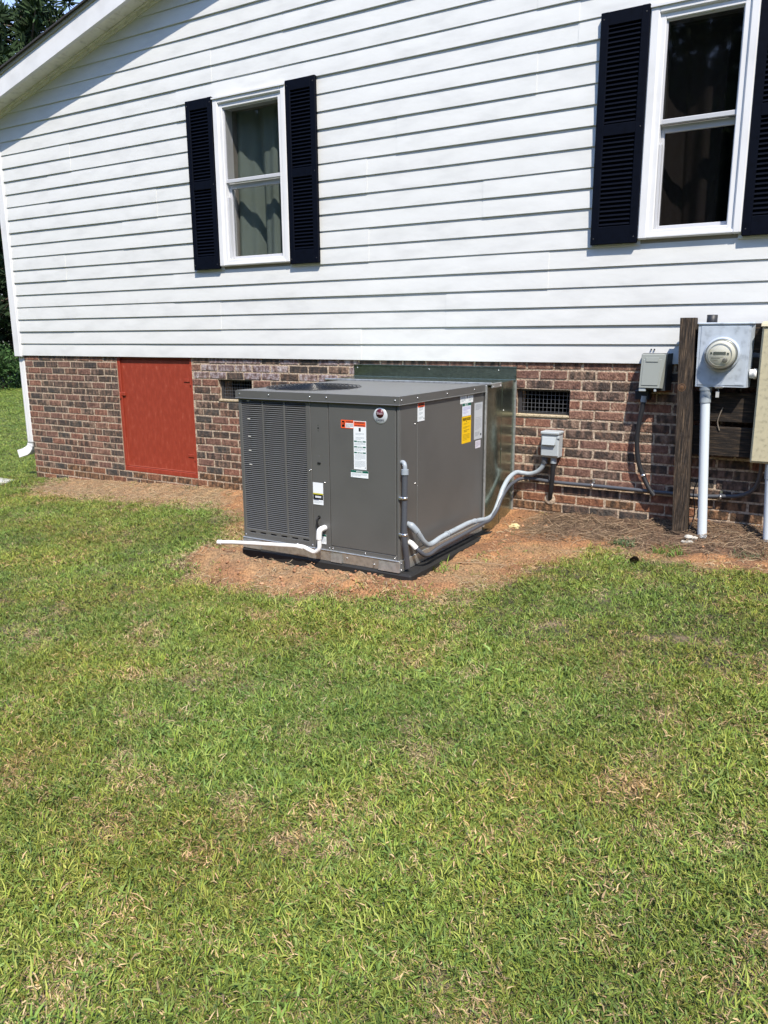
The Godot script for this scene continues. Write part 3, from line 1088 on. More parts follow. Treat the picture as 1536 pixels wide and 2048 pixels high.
func unit() -> void:
	var u := thing("air_conditioner", "large charcoal grey package air conditioner on a low black pad", "air conditioner", Vector3(4.05, -0.03, 1.0))
	var st := begin()
	box(st, v3(UX0 + 0.004, -1.1, UZ0 + 0.004), v3(4.02, -1.075, UZ1 - 0.06))
	box(st, v3(UX0 + 0.004, -1.08, UZ0 + 0.03), v3(UX0 + 0.02, -0.15, UZ1 - 0.03))
	box(st, v3(UX0 + 0.03, -1.08, UZ1 - 0.075), v3(4.02, -0.15, UZ1 - 0.06))
	box(st, v3(4.02, -1.08, UZ0 + 0.006), v3(UX1 - 0.012, -0.15, UZ1 - 0.03))
	box(st, v3(UX0 + 0.02, -1.08, UZ0 + 0.006), v3(4.02, -0.15, UZ0 + 0.03))
	obj("cabinet", st, M.coil_metal, u)
	# left side, seen only from elsewhere
	st = begin()
	bevel(st, v3(UX0, -1.09, UZ0), v3(UX0 + 0.003, -0.17, UZ1 - 0.001), 0.001)
	obj("side_panel", st, M.unit_paint, u)
	st = begin()
	bevel(st, v3(UX0, -1.09, UZ0), v3(UX1, -0.17, UZ0 + 0.004), 0.001)
	obj("rear_panel", st, M.unit_paint, u)
	# louvred coil guard
	st = begin()
	bevel(st, v3(UX0, -1.09, UZ1 - 0.03), v3(3.487, -0.17, UZ1), 0.005)
	bevel(st, v3(3.986, -1.09, UZ1 - 0.03), v3(4.0215, -0.17, UZ1), 0.003)
	bevel(st, v3(3.485, -0.196, UZ1 - 0.03), v3(3.99, -0.17, UZ1 - 0.0005), 0.002)
	# the strip below the louvers with its six open slots
	bevel(st, v3(3.485, -1.09, UZ1 - 0.03), v3(3.99, -1.0512, UZ1 - 0.0005), 0.0015)
	bevel(st, v3(3.485, -1.041, UZ1 - 0.03), v3(3.99, -1.026, UZ1 - 0.0005), 0.0015)
	for i in 7:
		var a := 3.485 if i == 0 else 3.512 + 0.0855 * (i - 1) + 0.047
		var b := 3.99 if i == 6 else 3.512 + 0.0855 * i
		box(st, v3(a, -1.0525, UZ1 - 0.006), v3(b, -1.0395, UZ1 - 0.0012))
	bevel(st, v3(3.648, -1.03, UZ1 - 0.02), v3(3.66, -0.19, UZ1 - 0.001), 0.002)
	bevel(st, v3(3.816, -1.03, UZ1 - 0.02), v3(3.829, -0.19, UZ1 - 0.001), 0.002)
	var g := obj("louver_panel", st, M.unit_paint, u)
	st = begin()
	var p := [Vector2(-0.014, 0.0), Vector2(-0.0055, -0.0003), Vector2(0.0, -0.0052), Vector2(0.0, -0.0066), Vector2(-0.0055, -0.002), Vector2(-0.014, -0.0015)]
	for i in p.size():
		var a: Vector2 = p[i]
		var b: Vector2 = p[(i + 1) % p.size()]
		quad(st, Vector3(-0.08, a.y, a.x), Vector3(-0.08, b.y, b.x), Vector3(0.08, b.y, b.x), Vector3(0.08, a.y, a.x))
	st.generate_normals()
	var sm := st.commit()
	for c in [3.567, 3.738, 3.907]:
		for i in 66:
			inst("louver_slat", sm, M.unit_paint, g, Transform3D(Basis(), v3(c, lerpf(-1.02, -0.198, i / 65.0), UZ1 - 0.001)))
	# fittings that show through the louvers: pale wire ties on the coil
	for y in [-0.197, -0.31, -0.42, -0.51, -0.6]:
		st = begin()
		bevel(st, v3(3.53, y - 0.006, UZ1 - 0.012), v3(3.55, y, UZ1 - 0.0003), 0.001)
		obj("coil_tie", st, plain("coil_tie", lin(0.55, 0.55, 0.5), 0.5), g)
	# narrow service strip, access panel, corner post
	st = begin()
	bevel(st, v3(4.023, -1.09, UZ1 - 0.03), v3(4.15, -0.17, UZ1 - 0.0015), 0.002)
	obj("service_strip", st, M.unit_paint, u)
	st = begin()
	bevel(st, v3(4.1535, -1.056, UZ1 - 0.03), v3(4.612, -0.17, UZ1), 0.0035)
	obj("access_panel", st, M.unit_paint, u)
	st = begin()
	bevel(st, v3(4.151, -1.09, UZ1 - 0.03), v3(4.614, -1.0575, UZ1 - 0.002), 0.003)
	bevel(st, v3(4.151, -1.0575, UZ1 - 0.03), v3(4.614, -1.054, UZ1 - 0.004), 0.001)
	obj("lower_flange", st, M.unit_paint, u)
	st = begin()
	bevel(st, v3(4.6155, -1.09, UZ1 - 0.018), v3(UX1 + 0.002, -0.17, UZ1 + 0.001), 0.005)
	obj("corner_post", st, M.unit_paint, u)
	st = begin()
	bevel(st, v3(UX1 - 0.03, -1.09, 1.386), v3(UX1, -0.17, UZ1 - 0.02), 0.0025)
	obj("side_strip", st, M.unit_paint, u)
	st = begin()
	bevel(st, v3(UX1 - 0.03, -1.06, 0.442), v3(UX1 + 0.001, -0.17, 1.3825), 0.003)
	obj("access_panel", st, M.unit_paint, u)
	st = begin()
	bevel(st, v3(UX1 - 0.03, -1.09, 0.432), v3(UX1 - 0.001, -1.0635, 1.384), 0.002)
	bevel(st, v3(UX1 - 0.03, -1.06, UZ0), v3(UX1, -0.17, 0.4395), 0.001)
	obj("lower_flange", st, M.unit_paint, u)
	fan_top(u)
	# base rails of bent sheet
	var cuts := [[3.455, 3.6, 0.006], [3.6, 3.86, -0.009], [3.86, 4.155, -0.006], [4.155, 4.235, 0.005], [4.235, 4.495, -0.01], [4.495, 4.638, 0.006]]
	for c in cuts:
		st = begin()
		var t: float = c[2]
		var zf := 1.607 if t > 0.0 else 1.602
		hexa(st, [v3(c[0], -1.155, zf + t * 0.5), v3(c[1] - 0.0006, -1.155, zf + t * 0.5), v3(c[1] - 0.0006, -1.088, zf - t * 0.5), v3(c[0], -1.088, zf - t * 0.5), v3(c[0], -1.155, 1.56), v3(c[1] - 0.0006, -1.155, 1.56), v3(c[1] - 0.0006, -1.088, 1.56), v3(c[0], -1.088, 1.56)])
		obj("base_rail", st, M.galvanised, u)
	st = begin()
	bevel(st, v3(3.455, -1.09, 1.57), v3(4.638, -1.084, 1.61), 0.002)
	obj("rail_lip", st, M.galvanised, u)
	st = begin()
	bevel(st, v3(UX1 - 0.02, -1.155, 1.42), v3(4.64, -1.088, 1.608), 0.002)
	bevel(st, v3(UX1 - 0.02, -1.155, UZ0), v3(4.637, -1.088, 1.4185), 0.002)
	obj("base_rail", st, M.galvanised, u)
	st = begin()
	bevel(st, v3(3.458, -1.155, UZ0), v3(3.48, -1.088, 1.56), 0.002)
	bevel(st, v3(3.48, -1.155, UZ0), v3(UX1 - 0.02, -1.088, UZ0 + 0.02), 0.002)
	obj("base_rail", st, M.galvanised, u)
	screws(u, [v3(3.9, -1.078, UZ1), v3(4.142, -1.072, UZ1), v3(4.168, -1.072, UZ1), v3(4.4, -1.072, UZ1), v3(4.605, -1.072, UZ1), v3(3.478, -1.068, UZ1), v3(4.015, -1.07, UZ1), v3(4.272, -1.118, 1.604), v3(4.463, -1.13, 1.604), v3(4.116, -0.668, UZ1 - 0.0015), v3(4.012, -0.6, UZ1)], Vector3.BACK)
	screws(u, [v3(UX1, -0.307, 1.414), v3(UX1, -0.656, 1.409), v3(UX1, -1.075, 0.9), v3(4.64, -1.1, 1.59), v3(4.64, -1.14, 1.59)], Vector3.RIGHT)
	# gauge port, handle slot and a black cable tail on the strip
	for e in [[4.076, -0.325, 0.003], [4.076, -0.342, 0.006], [4.076, -0.358, 0.003], [4.068, -0.888, 0.011]]:
		st = begin()
		lathe(st, [Vector2(e[2], 0), Vector2(0, 0.0006)], v3(e[0], e[1], UZ1 - 0.0014), Vector3.BACK, 12)
		obj("port", st, M.black, u)
	st = begin()
	bevel(st, v3(4.07, -0.548, UZ1 - 0.003), v3(4.085, -0.508, UZ1 - 0.0008), 0.0006)
	obj("handle_slot", st, M.unit_paint, u)
	st = begin()
	bevel(st, v3(4.066, -0.558, UZ1 - 0.003), v3(4.088, -0.547, UZ1 + 0.003), 0.001)
	obj("handle_grip", st, M.black, u)
	st = begin()
	tube(st, smooth_path([v3(4.068, -0.888, UZ1 - 0.002), v3(4.064, -0.895, UZ1 + 0.02), v3(4.07, -0.925, UZ1 + 0.022), v3(4.064, -0.95, UZ1 + 0.008), v3(4.06, -0.975, UZ1 + 0.002)], 0.006), 0.0055, 8)
	obj("cable_tail", st, M.black, u)
	stickers(u)
	st = begin()
	bevel(st, v3(3.44, -1.26, 0.37), v3(4.715, -1.157, 1.612), 0.012)
	var o := obj("equipment_pad", st, M.black_pad)
	tag(o, "low black plastic pad under the grey air conditioner", "pad")

func fan_top(u: Node3D) -> void:
	var x0 := UX0 - 0.01
	var x1 := UX1 + 0.01
	var z0 := UZ0 - 0.008
	var z1 := UZ1 + 0.012
	var c := Vector2(3.74, 1.17)
	var r := 0.308
	var st := begin()
	var n := 96
	for i in n:
		var q := []
		for e in [i, i + 1]:
			var a: float = TAU * e / n
			var d := Vector2(cos(a), sin(a))
			var tx := ((x1 - c.x) if d.x > 0 else (x0 - c.x)) / d.x if absf(d.x) > 1e-6 else 1e9
			var tz := ((z1 - c.y) if d.y > 0 else (z0 - c.y)) / d.y if absf(d.y) > 1e-6 else 1e9
			q.append(c + d * r)
			q.append(c + d * minf(tx, tz))
		quad(st, v3(q[0].x, -0.136, q[0].y), v3(q[2].x, -0.136, q[2].y), v3(q[3].x, -0.136, q[3].y), v3(q[1].x, -0.136, q[1].y))
		# rolled rim down into the fan well
		var k0: Vector2 = c + (q[0] - c) * 0.985
		var k1: Vector2 = c + (q[2] - c) * 0.985
		quad(st, v3(q[0].x, -0.136, q[0].y), v3(k0.x, -0.146, k0.y), v3(k1.x, -0.146, k1.y), v3(q[2].x, -0.136, q[2].y))
	# the four corners that the rays above cut off
	for e in [[x0, z0], [x1, z0], [x1, z1], [x0, z1]]:
		var a0 := atan2(e[1] - c.y, e[0] - c.x)
		var i := floorf(a0 / (TAU / n))
		var t := []
		for k in [i, i + 1]:
			var d := Vector2(cos(TAU * k / n), sin(TAU * k / n))
			var tx := ((x1 - c.x) if d.x > 0 else (x0 - c.x)) / d.x if absf(d.x) > 1e-6 else 1e9
			var tz := ((z1 - c.y) if d.y > 0 else (z0 - c.y)) / d.y if absf(d.y) > 1e-6 else 1e9
			t.append(c + d * minf(tx, tz))
		tri(st, v3(t[0].x, -0.136, t[0].y), v3(t[1].x, -0.136, t[1].y), v3(e[0], -0.136, e[1]))
	obj("top_panel", st, M.unit_paint, u)
	st = begin()
	for b in [[x0, x1, z1 - 0.004, z1], [x0, x1, z0, z0 + 0.004], [x0, x0 + 0.004, z0 + 0.004, z1 - 0.004], [x1 - 0.004, x1, z0 + 0.004, z1 - 0.004]]:
		bevel(st, v3(b[0], -0.181, b[2]), v3(b[1], -0.1365, b[3]), 0.0015)
	obj("top_flange", st, M.unit_paint, u)
	# a hemmed lower lip that catches the sun
	st = begin()
	for b in [[x0 - 0.001, x1 + 0.001, z1 - 0.005, z1 + 0.004], [x1 - 0.005, x1 + 0.004, z0, z1 + 0.004], [x0 - 0.004, x0 + 0.005, z0, z1 + 0.003]]:
		bevel(st, v3(b[0], -0.1875, b[2]), v3(b[1], -0.1805, b[3]), 0.003)
	obj("top_hem", st, M.unit_paint, u)
	screws(u, [v3(3.485, -0.158, z1), v3(3.72, -0.158, z1), v3(4.03, -0.158, z1), v3(4.15, -0.158, z1), v3(4.615, -0.158, z1)], Vector3.BACK)
	screws(u, [v3(x1, -0.158, 1.585), v3(x1, -0.158, 1.4), v3(x1, -0.158, 1.02), v3(x1, -0.158, 0.62)], Vector3.RIGHT)
	st = begin()
	lathe(st, [Vector2(r * 0.985, 0.0), Vector2(r * 0.98, -0.15)], v3(c.x, -0.146, c.y), Vector3.UP, 64)
	lathe(st, [Vector2(r * 0.98, 0.0), Vector2(0, 0.001)], v3(c.x, -0.297, c.y), Vector3.UP, 32)
	obj("fan_well", st, M.unit_paint, u)
	st = begin()
	for k in 11:
		var rr := r * (0.16 + 0.84 * k / 10.0)
		var ring := PackedVector3Array()
		for i in 65:
			var a := TAU * i / 64.0
			ring.append(v3(c.x + cos(a) * rr, -0.131 + 0.016 * (1.0 - pow(rr / r, 2.0)), c.y + sin(a) * rr))
		tube(st, ring, 0.0022, 6, false)
	for i in 8:
		var a := TAU * (i + 0.3) / 8.0
		var path := PackedVector3Array()
		for k in 9:
			var rr := r * (0.1 + 0.92 * k / 8.0)
			path.append(v3(c.x + cos(a) * rr, -0.135 + 0.016 * (1.0 - pow(minf(rr / r, 1.0), 2.0)), c.y + sin(a) * rr))
		tube(st, path, 0.0028, 6)
	obj("fan_guard", st, plain("guard_black", lin(0.012, 0.014, 0.018), 0.25), u)
	st = begin()
	for i in 3:
		var a := TAU * i / 3.0
		var q := []
		for e in [[0.06, -0.25, 0.0], [0.28, -0.55, -0.03], [0.28, 0.35, 0.03], [0.06, 0.3, 0.0]]:
			q.append(v3(c.x + cos(a + e[1]) * e[0], -0.24 + e[2], c.y + sin(a + e[1]) * e[0]))
		quad(st, q[0], q[1], q[2], q[3])
	lathe(st, [Vector2(0.07, -0.04), Vector2(0.07, 0.03), Vector2(0.055, 0.045), Vector2(0, 0.05)], v3(c.x, -0.22, c.y), Vector3.UP, 24)
	obj("fan_blades", st, plain("fan_metal", lin(0.3, 0.31, 0.33), 0.35, 0.7), u)
	for i in 4:
		var a := TAU * (i + 0.12) / 4.0
		st = begin()
		lathe(st, [Vector2(0.009, 0), Vector2(0.009, 0.006), Vector2(0, 0.009)], v3(c.x + cos(a) * r * 1.03, -0.136, c.y + sin(a) * r * 1.03), Vector3.UP, 8)
		obj("guard_clip", st, M.black, u)

# ---------------------------------------------------------------- printed labels
func print_image(w: int, h: int, back: Color, rects: Array, lines: Array) -> ImageTexture:
	var im := Image.create_empty(w, h, false, Image.FORMAT_RGB8)
	im.fill(back)
	for r in rects:
		im.fill_rect(Rect2i(int(r[0] * w), int(r[1] * h), maxi(1, int(r[2] * w)), maxi(1, int(r[3] * h))), r[4])
	for l in lines:  # rows of small print: x, y, width, height of the block, rows, ink
		var n: int = l[4]
		for i in n:
			var y := int((l[1] + l[3] * (i + 0.2) / n) * h)
			var x := int(l[0] * w)
			var x_end := int((l[0] + l[2] * (1.0 if i < n - 1 else 0.6)) * w)
			while x < x_end:
				var ww := rng.randi_range(3, 11)
				im.fill_rect(Rect2i(x, y, mini(ww, x_end - x), maxi(1, int(l[3] * h / n * 0.5))), l[5])
				x += ww + rng.randi_range(2, 3)
	return ImageTexture.create_from_image(im)

func sticker(par: Node, called: String, side: bool, u0: float, u1: float, y0: float, y1: float, t: Texture2D, off := 0.0) -> MeshInstance3D:
	var st := begin()
	var d := 0.0016 + off
	var p := []
	for e in [[u0, y0], [u1, y0], [u1, y1], [u0, y1]]:
		p.append(v3(UX1 + d, e[1], -e[0]) if side else v3(e[0], e[1], UZ1 + d))
	var uv := [Vector2(0, 1), Vector2(1, 1), Vector2(1, 0), Vector2(0, 0)]
	for k in [0, 2, 1, 0, 3, 2]:
		st.set_uv(uv[k])
		st.add_vertex(p[k])
	var back := Vector3(0.0014, 0, 0) if side else Vector3(0, 0, 0.0014)
	for k in 4:
		var j := (k + 1) % 4
		for q in [p[k], p[j], p[j] - back, p[k], p[j] - back, p[k] - back]:
			st.set_uv(Vector2(0.5, 0.99))
			st.add_vertex(q)
	var m := StandardMaterial3D.new()
	m.resource_name = called
	m.albedo_texture = t
	m.roughness = 0.45
	return obj(called, st, m, par)

func words(par: Node, text: String, at: Vector3, side: bool, width: float, tall: float, c: Color, bold := true) -> void:
	var t := TextMesh.new()
	t.text = text
	var f := SystemFont.new()
	f.font_names = PackedStringArray(["Droid Sans"])
	f.font_weight = 700 if bold else 400
	t.font = f
	t.font_size = 32
	t.pixel_size = 0.01
	t.depth = 0.01
	t.curve_step = 2.0
	var b := t.get_aabb().size
	var o := MeshInstance3D.new()
	o.mesh = t
	o.material_override = plain("ink_" + c.to_html(), c, 0.6)
	o.name = numbered("lettering", par)
	par.add_child(o, true)
	var s := Vector3(width / maxf(b.x, 0.001), tall / maxf(b.y, 0.001), 0.05)
	var basis := Basis(Vector3(0, 0, -1), Vector3.UP, Vector3.RIGHT) if side else Basis()
	o.transform = Transform3D(basis * Basis.from_scale(s), at - origin(par))

func stickers(u: Node3D) -> void:
	var white := Color(0.9, 0.92, 0.93)
	var orange := Color(0.93, 0.36, 0.18)
	var green := Color(0.02, 0.36, 0.3)
	var ink := Color(0.15, 0.16, 0.18)
	var pale := Color(0.55, 0.6, 0.63)
	var s := sticker(u, "warning_sticker", false, 4.243, 4.331, -0.331, -0.283, print_image(176, 96, white, [[0, 0, 1, 1, orange], [0.36, 0.36, 0.61, 0.58, white], [0.07, 0.12, 0.22, 0.76, Color(0.1, 0.05, 0.04)], [0.12, 0.3, 0.08, 0.3, orange]], [[0.39, 0.42, 0.56, 0.5, 4, ink]]))
	words(s, "WARNING", v3(4.302, -0.2925, UZ1 + 0.002), false, 0.048, 0.008, ink)
	s = sticker(u, "notice_sticker", false, 4.33, 4.4165, -0.567, -0.285, print_image(174, 564, white, [[0.03, 0.012, 0.94, 0.105, orange], [0.42, 0.14, 0.16, 0.075, ink], [0.04, 0.405, 0.92, 0.03, green], [0.04, 0.52, 0.92, 0.03, green], [0.04, 0.638, 0.92, 0.03, green], [0.26, 0.402, 0.48, 0.036, white], [0.26, 0.517, 0.48, 0.036, white], [0.26, 0.635, 0.48, 0.036, white], [0.88, 0.95, 0.06, 0.02, ink]],
		[[0.16, 0.245, 0.68, 0.05, 3, pale], [0.16, 0.325, 0.68, 0.06, 3, pale], [0.08, 0.445, 0.84, 0.06, 3, pale], [0.08, 0.56, 0.84, 0.06, 3, pale], [0.08, 0.68, 0.84, 0.12, 6, pale], [0.08, 0.82, 0.84, 0.14, 7, pale]]), 0.0006)
	words(s, "WARNING", v3(4.373, -0.2945, UZ1 + 0.0026), false, 0.066, 0.009, ink)
	words(s, "ADVERTENCIA", v3(4.373, -0.311, UZ1 + 0.0026), false, 0.07, 0.008, ink)
	for y in [-0.404, -0.436, -0.469]:
		words(s, "NOTICE", v3(4.373, y, UZ1 + 0.0026), false, 0.034, 0.007, green)
	s = sticker(u, "notice_sticker", false, 4.308, 4.428, -0.616, -0.5735, print_image(240, 86, white, [[0, 0, 1, 0.32, green], [0.33, 0.06, 0.34, 0.2, white], [0.06, 0.84, 0.03, 0.1, ink]], [[0.05, 0.42, 0.88, 0.36, 3, pale]]), 0.0012)
	words(s, "NOTICE", v3(4.368, -0.5805, UZ1 + 0.0032), false, 0.03, 0.006, green)
	sticker(u, "service_sticker", false, 4.0285, 4.1035, -0.809, -0.673, print_image(150, 272, white, [[0, 0.48, 1, 0.06, Color(0.75, 0.72, 0.2)], [0.02, 0.54, 0.96, 0.24, Color(0.07, 0.07, 0.07)], [0.2, 0.6, 0.6, 0.09, Color(0.8, 0.82, 0.85)], [0.05, 0.75, 0.5, 0.06, Color(0.3, 0.32, 0.4)]], [[0.08, 0.83, 0.84, 0.12, 3, pale]]))
	s = sticker(u, "drain_notice", false, 4.081, 4.1185, -1.052, -0.992, print_image(80, 120, white, [[0, 0, 1, 0.22, green]], [[0.1, 0.3, 0.8, 0.6, 6, pale]]))
	s = sticker(u, "warning_sticker", true, -1.386, -1.301, -0.296, -0.168, print_image(170, 256, white, [[0.02, 0.0, 0.96, 0.37, orange], [0.86, 0.86, 0.08, 0.08, ink]], [[0.2, 0.42, 0.55, 0.12, 3, pale], [0.15, 0.6, 0.6, 0.12, 3, pale], [0.15, 0.8, 0.6, 0.12, 3, pale]]), 0.0016)
	words(s, "WARNING", v3(UX1 + 0.0037, -0.2, 1.3435), true, 0.066, 0.011, ink)
	words(s, "CAUTION", v3(UX1 + 0.0037, -0.24, 1.3435) + Vector3(0, 0.026, 0), true, 0.05, 0.008, ink)
	var red := Color(0.42, 0.05, 0.06)
	sticker(u, "danger_sticker", true, -0.814, -0.621, -0.239, -0.164, print_image(386, 150, white, [[0.03, 0.0, 0.36, 0.24, red], [0.63, 0.0, 0.36, 0.24, red], [0.5, 0.35, 0.05, 0.28, ink]], [[0.06, 0.38, 0.34, 0.5, 6, pale], [0.64, 0.38, 0.32, 0.5, 6, pale]]))
	s = sticker(u, "notice_sticker", true, -0.782, -0.653, -0.324, -0.2405, print_image(258, 166, Color(0.86, 0.88, 0.93), [[0, 0, 1, 0.2, green], [0.3, 0.02, 0.36, 0.16, white]], [[0.1, 0.28, 0.8, 0.3, 4, Color(0.55, 0.52, 0.75)], [0.1, 0.62, 0.6, 0.2, 3, Color(0.62, 0.6, 0.8)]]))
	words(s, "NOTICE", v3(UX1 + 0.0022, -0.2482, 0.717), true, 0.04, 0.009, green)
	s = sticker(u, "energy_label", true, -0.785, -0.6475, -0.5, -0.3225, print_image(275, 360, Color(0.93, 0.76, 0.04), [[0.47, 0.19, 0.06, 0.04, ink]], [[0.18, 0.26, 0.6, 0.06, 2, Color(0.55, 0.45, 0.05)], [0.15, 0.38, 0.7, 0.08, 2, Color(0.5, 0.4, 0.05)], [0.2, 0.5, 0.6, 0.1, 2, Color(0.4, 0.32, 0.05)], [0.12, 0.66, 0.75, 0.24, 5, Color(0.6, 0.48, 0.05)]]))
	words(s, "ENERGYGUIDE", v3(UX1 + 0.0022, -0.343, 0.716), true, 0.122, 0.018, Color(0.08, 0.07, 0.02))
	sticker(u, "rating_plate", true, -0.595, -0.465, -0.495, -0.248, print_image(260, 494, Color(0.74, 0.76, 0.78), [[0.76, 0.86, 0.14, 0.06, Color(0.1, 0.1, 0.12)], [0.0, 0.0, 1.0, 0.012, Color(0.5, 0.52, 0.54)], [0.1, 0.41, 0.8, 0.006, ink]], [[0.12, 0.05, 0.76, 0.16, 6, Color(0.45, 0.47, 0.52)], [0.12, 0.44, 0.76, 0.3, 9, Color(0.58, 0.6, 0.64)], [0.12, 0.8, 0.55, 0.12, 4, Color(0.5, 0.52, 0.56)]]))
	sticker(u, "serial_tag", true, -0.571, -0.488, -0.556, -0.505, print_image(166, 102, Color(0.85, 0.84, 0.88), [], [[0.1, 0.15, 0.8, 0.7, 6, Color(0.5, 0.48, 0.58)]]))
	# the maker's round badge
	var st := begin()
	lathe(st, [Vector2(0.0462, 0), Vector2(0.0462, 0.0015), Vector2(0.0435, 0.0035), Vector2(0, 0.0045)], v3(4.5125, -0.248, UZ1 - 0.0005), Vector3.BACK, 40)
	var b := obj("badge", st, plain("badge_silver", lin(0.5, 0.54, 0.57), 0.3), u)
	st = begin()
	lathe(st, [Vector2(0.0255, 0), Vector2(0.0255, 0.002), Vector2(0, 0.0026)], v3(4.511, -0.2345, UZ1 + 0.0027), Vector3.BACK, 32)
	obj("emblem_disc", st, plain("badge_maroon", lin(0.09, 0.008, 0.018), 0.35), b)
	words(b, "Rheem", v3(4.511, -0.2345, UZ1 + 0.0056), false, 0.038, 0.015, Color(0.8, 0.72, 0.74), false)
	words(b, "Classic", v3(4.5125, -0.271, UZ1 + 0.0044), false, 0.054, 0.014, Color(0.18, 0.19, 0.24), false)

# ---------------------------------------------------------------- duct, drain and conduits
func duct() -> void:
	var d := thing("sheet_metal_duct", "shiny galvanised duct between the grey air conditioner and brick wall", "duct", Vector3(4.0, 0.0, 0.2))
	var x0 := 3.31
	var x1 := 4.678
	var st := begin()
	# right side, buckled a little, from the machine to the wall
	for s in [0, 1]:
		var nz := 10
		var ny := 14
		st.set_smooth_group(1)
		for i in nz:
			for k in ny:
				var q := []
				for e in [[0, 0], [1, 0], [1, 1], [0, 1]]:
					var t := float(i + e[0]) / nz
					var w := float(k + e[1]) / ny
					var z := lerpf(0.43, -0.001, t)
					var y := lerpf(-1.16, lerpf(-0.14, -0.125, t), w)
					var bow := 0.004 * wob.get_noise_2d(z * 500.0, y * 260.0) * sin(PI * t)
					var x := lerpf(4.642, x1, minf(t * 4.0, 1.0)) + bow if s == 0 else x0 - bow
					q.append(v3(x, y, z))
				if s == 1:
					q.reverse()
				quad(st, q[0], q[1], q[2], q[3])
		st.set_smooth_group(-1)
		obj("duct_side", st, M.duct_metal, d)
		st = begin()
	st = begin()
	st.set_smooth_group(1)
	for i in 40:
		for k in 14:
			var q := []
			for e in [[0, 0], [1, 0], [1, 1], [0, 1]]:
				var t := float(i + e[0]) / 40
				var w := float(k + e[1]) / 14
				var z := lerpf(0.432, 0.0, w)
				var dip := 0.0035 * wob.get_noise_2d(t * 160.0 + 9.0, w * 60.0) * sin(PI * w)
				q.append(v3(lerpf(x0, x1, t), lerpf(-0.138, -0.126, w) + dip, z))
			quad(st, q[0], q[1], q[2], q[3])
	st.set_smooth_group(-1)
	obj("duct_top", st, M.duct_metal, d)
	st = begin()
	bevel(st, v3(x1 - 0.004, -0.16, 0.26), v3(x1 + 0.006, -0.128, 0.42), 0.002)
	bevel(st, v3(x0 - 0.004, -0.14, 0.42), v3(x1 + 0.003, -0.124, 0.436), 0.003)
	obj("drive_cleat", st, M.galvanised, d)
	st = begin()
	bevel(st, v3(4.638, -1.13, 0.425), v3(4.652, -0.14, 0.445), 0.003)
	obj("corner_seam", st, M.galvanised, d)
	st = begin()
	bevel(st, v3(x1 - 0.0005, -1.15, 0.232), v3(x1 + 0.002, -0.14, 0.237), 0.001)
	obj("standing_seam", st, M.duct_metal, d)
	st = begin()
	bevel(st, v3(3.296, -0.126, -0.0), v3(4.688, -0.037, 0.006), 0.001)
	bevel(st, v3(3.294, -0.0385, -0.0), v3(4.69, -0.033, 0.014), 0.002)
	bevel(st, v3(3.294, -0.131, 0.0), v3(4.69, -0.124, 0.016), 0.002)
	obj("wall_flashing", st, M.duct_metal, d)
	st = begin()
	bevel(st, v3(4.676, -1.15, 0.0), v3(4.692, -0.13, 0.008), 0.002)
	obj("wall_flange", st, M.galvanised, d)
	screws(d, [v3(3.33, -0.06, 0.006), v3(3.98, -0.062, 0.006), v3(4.55, -0.06, 0.006)], Vector3.BACK)
	screws(d, [v3(x1 + 0.006, -0.15, 0.28), v3(x1 + 0.006, -0.152, 0.4), v3(4.678, -0.33, 0.2), v3(4.678, -0.6, 0.23)], Vector3.RIGHT)

func drain() -> void:
	var d := thing("drain_pipe", "white plastic condensate drain with trap along the unit's base", "drain pipe", Vector3(3.75, 0.1, 1.66))
	var st := begin()
	var zf := 1.652
	tube(st, smooth_path([v3(4.1, -0.99, zf), v3(4.103, -1.03, zf), v3(4.098, -1.072, zf), v3(4.066, -1.096, zf), v3(4.03, -1.09, zf), v3(3.99, -1.078, zf), v3(3.95, -1.076, zf), v3(3.8, -1.087, zf + 0.004), v3(3.55, -1.107, zf + 0.008), v3(3.39, -1.122, zf + 0.01)], 0.01), 0.0135, 16)
	obj("trap_pipe", st, M.white_pvc, d)
	st = begin()
	tube(st, smooth_path([v3(4.108, -0.95, UZ1 - 0.01), v3(4.108, -0.95, UZ1 + 0.025), v3(4.105, -0.957, zf - 0.004), v3(4.102, -0.985, zf), v3(4.101, -1.01, zf)], 0.008), 0.0178, 16)
	obj("elbow_fitting", st, M.white_pvc, d)
	st = begin()
	pipe(st, v3(3.395, -1.1215, zf + 0.01), v3(3.29, -1.1345, zf + 0.012), 0.0135, 16)
	obj("outlet", st, M.white_pvc, d)
	st = begin()
	pipe(st, v3(3.315, -1.131, zf + 0.0118), v3(3.288, -1.1347, zf + 0.012), 0.0165, 16)
	obj("end_coupling", st, M.white_pvc, d)
	st = begin()
	lathe(st, [Vector2(0.0118, 0), Vector2(0, 0.0001)], v3(3.2875, -1.1348, zf + 0.012), Vector3(-1, -0.12, 0.02), 16)
	obj("bore", st, M.white_pvc, d)
	st = begin()
	pipe(st, v3(3.98, -1.0785, zf + 0.001), v3(3.93, -1.0775, zf + 0.001), 0.0158, 16)
	obj("coupling", st, M.white_pvc, d)

func clamp_ring(par: Node, at: Vector3, axis: Vector3, r: float, m: Material) -> void:
	var st := begin()
	lathe(st, [Vector2(r, -0.008), Vector2(r + 0.003, -0.008), Vector2(r + 0.003, 0.008), Vector2(r, 0.008)], at, axis, 14)
	obj("clamp", st, m, par)

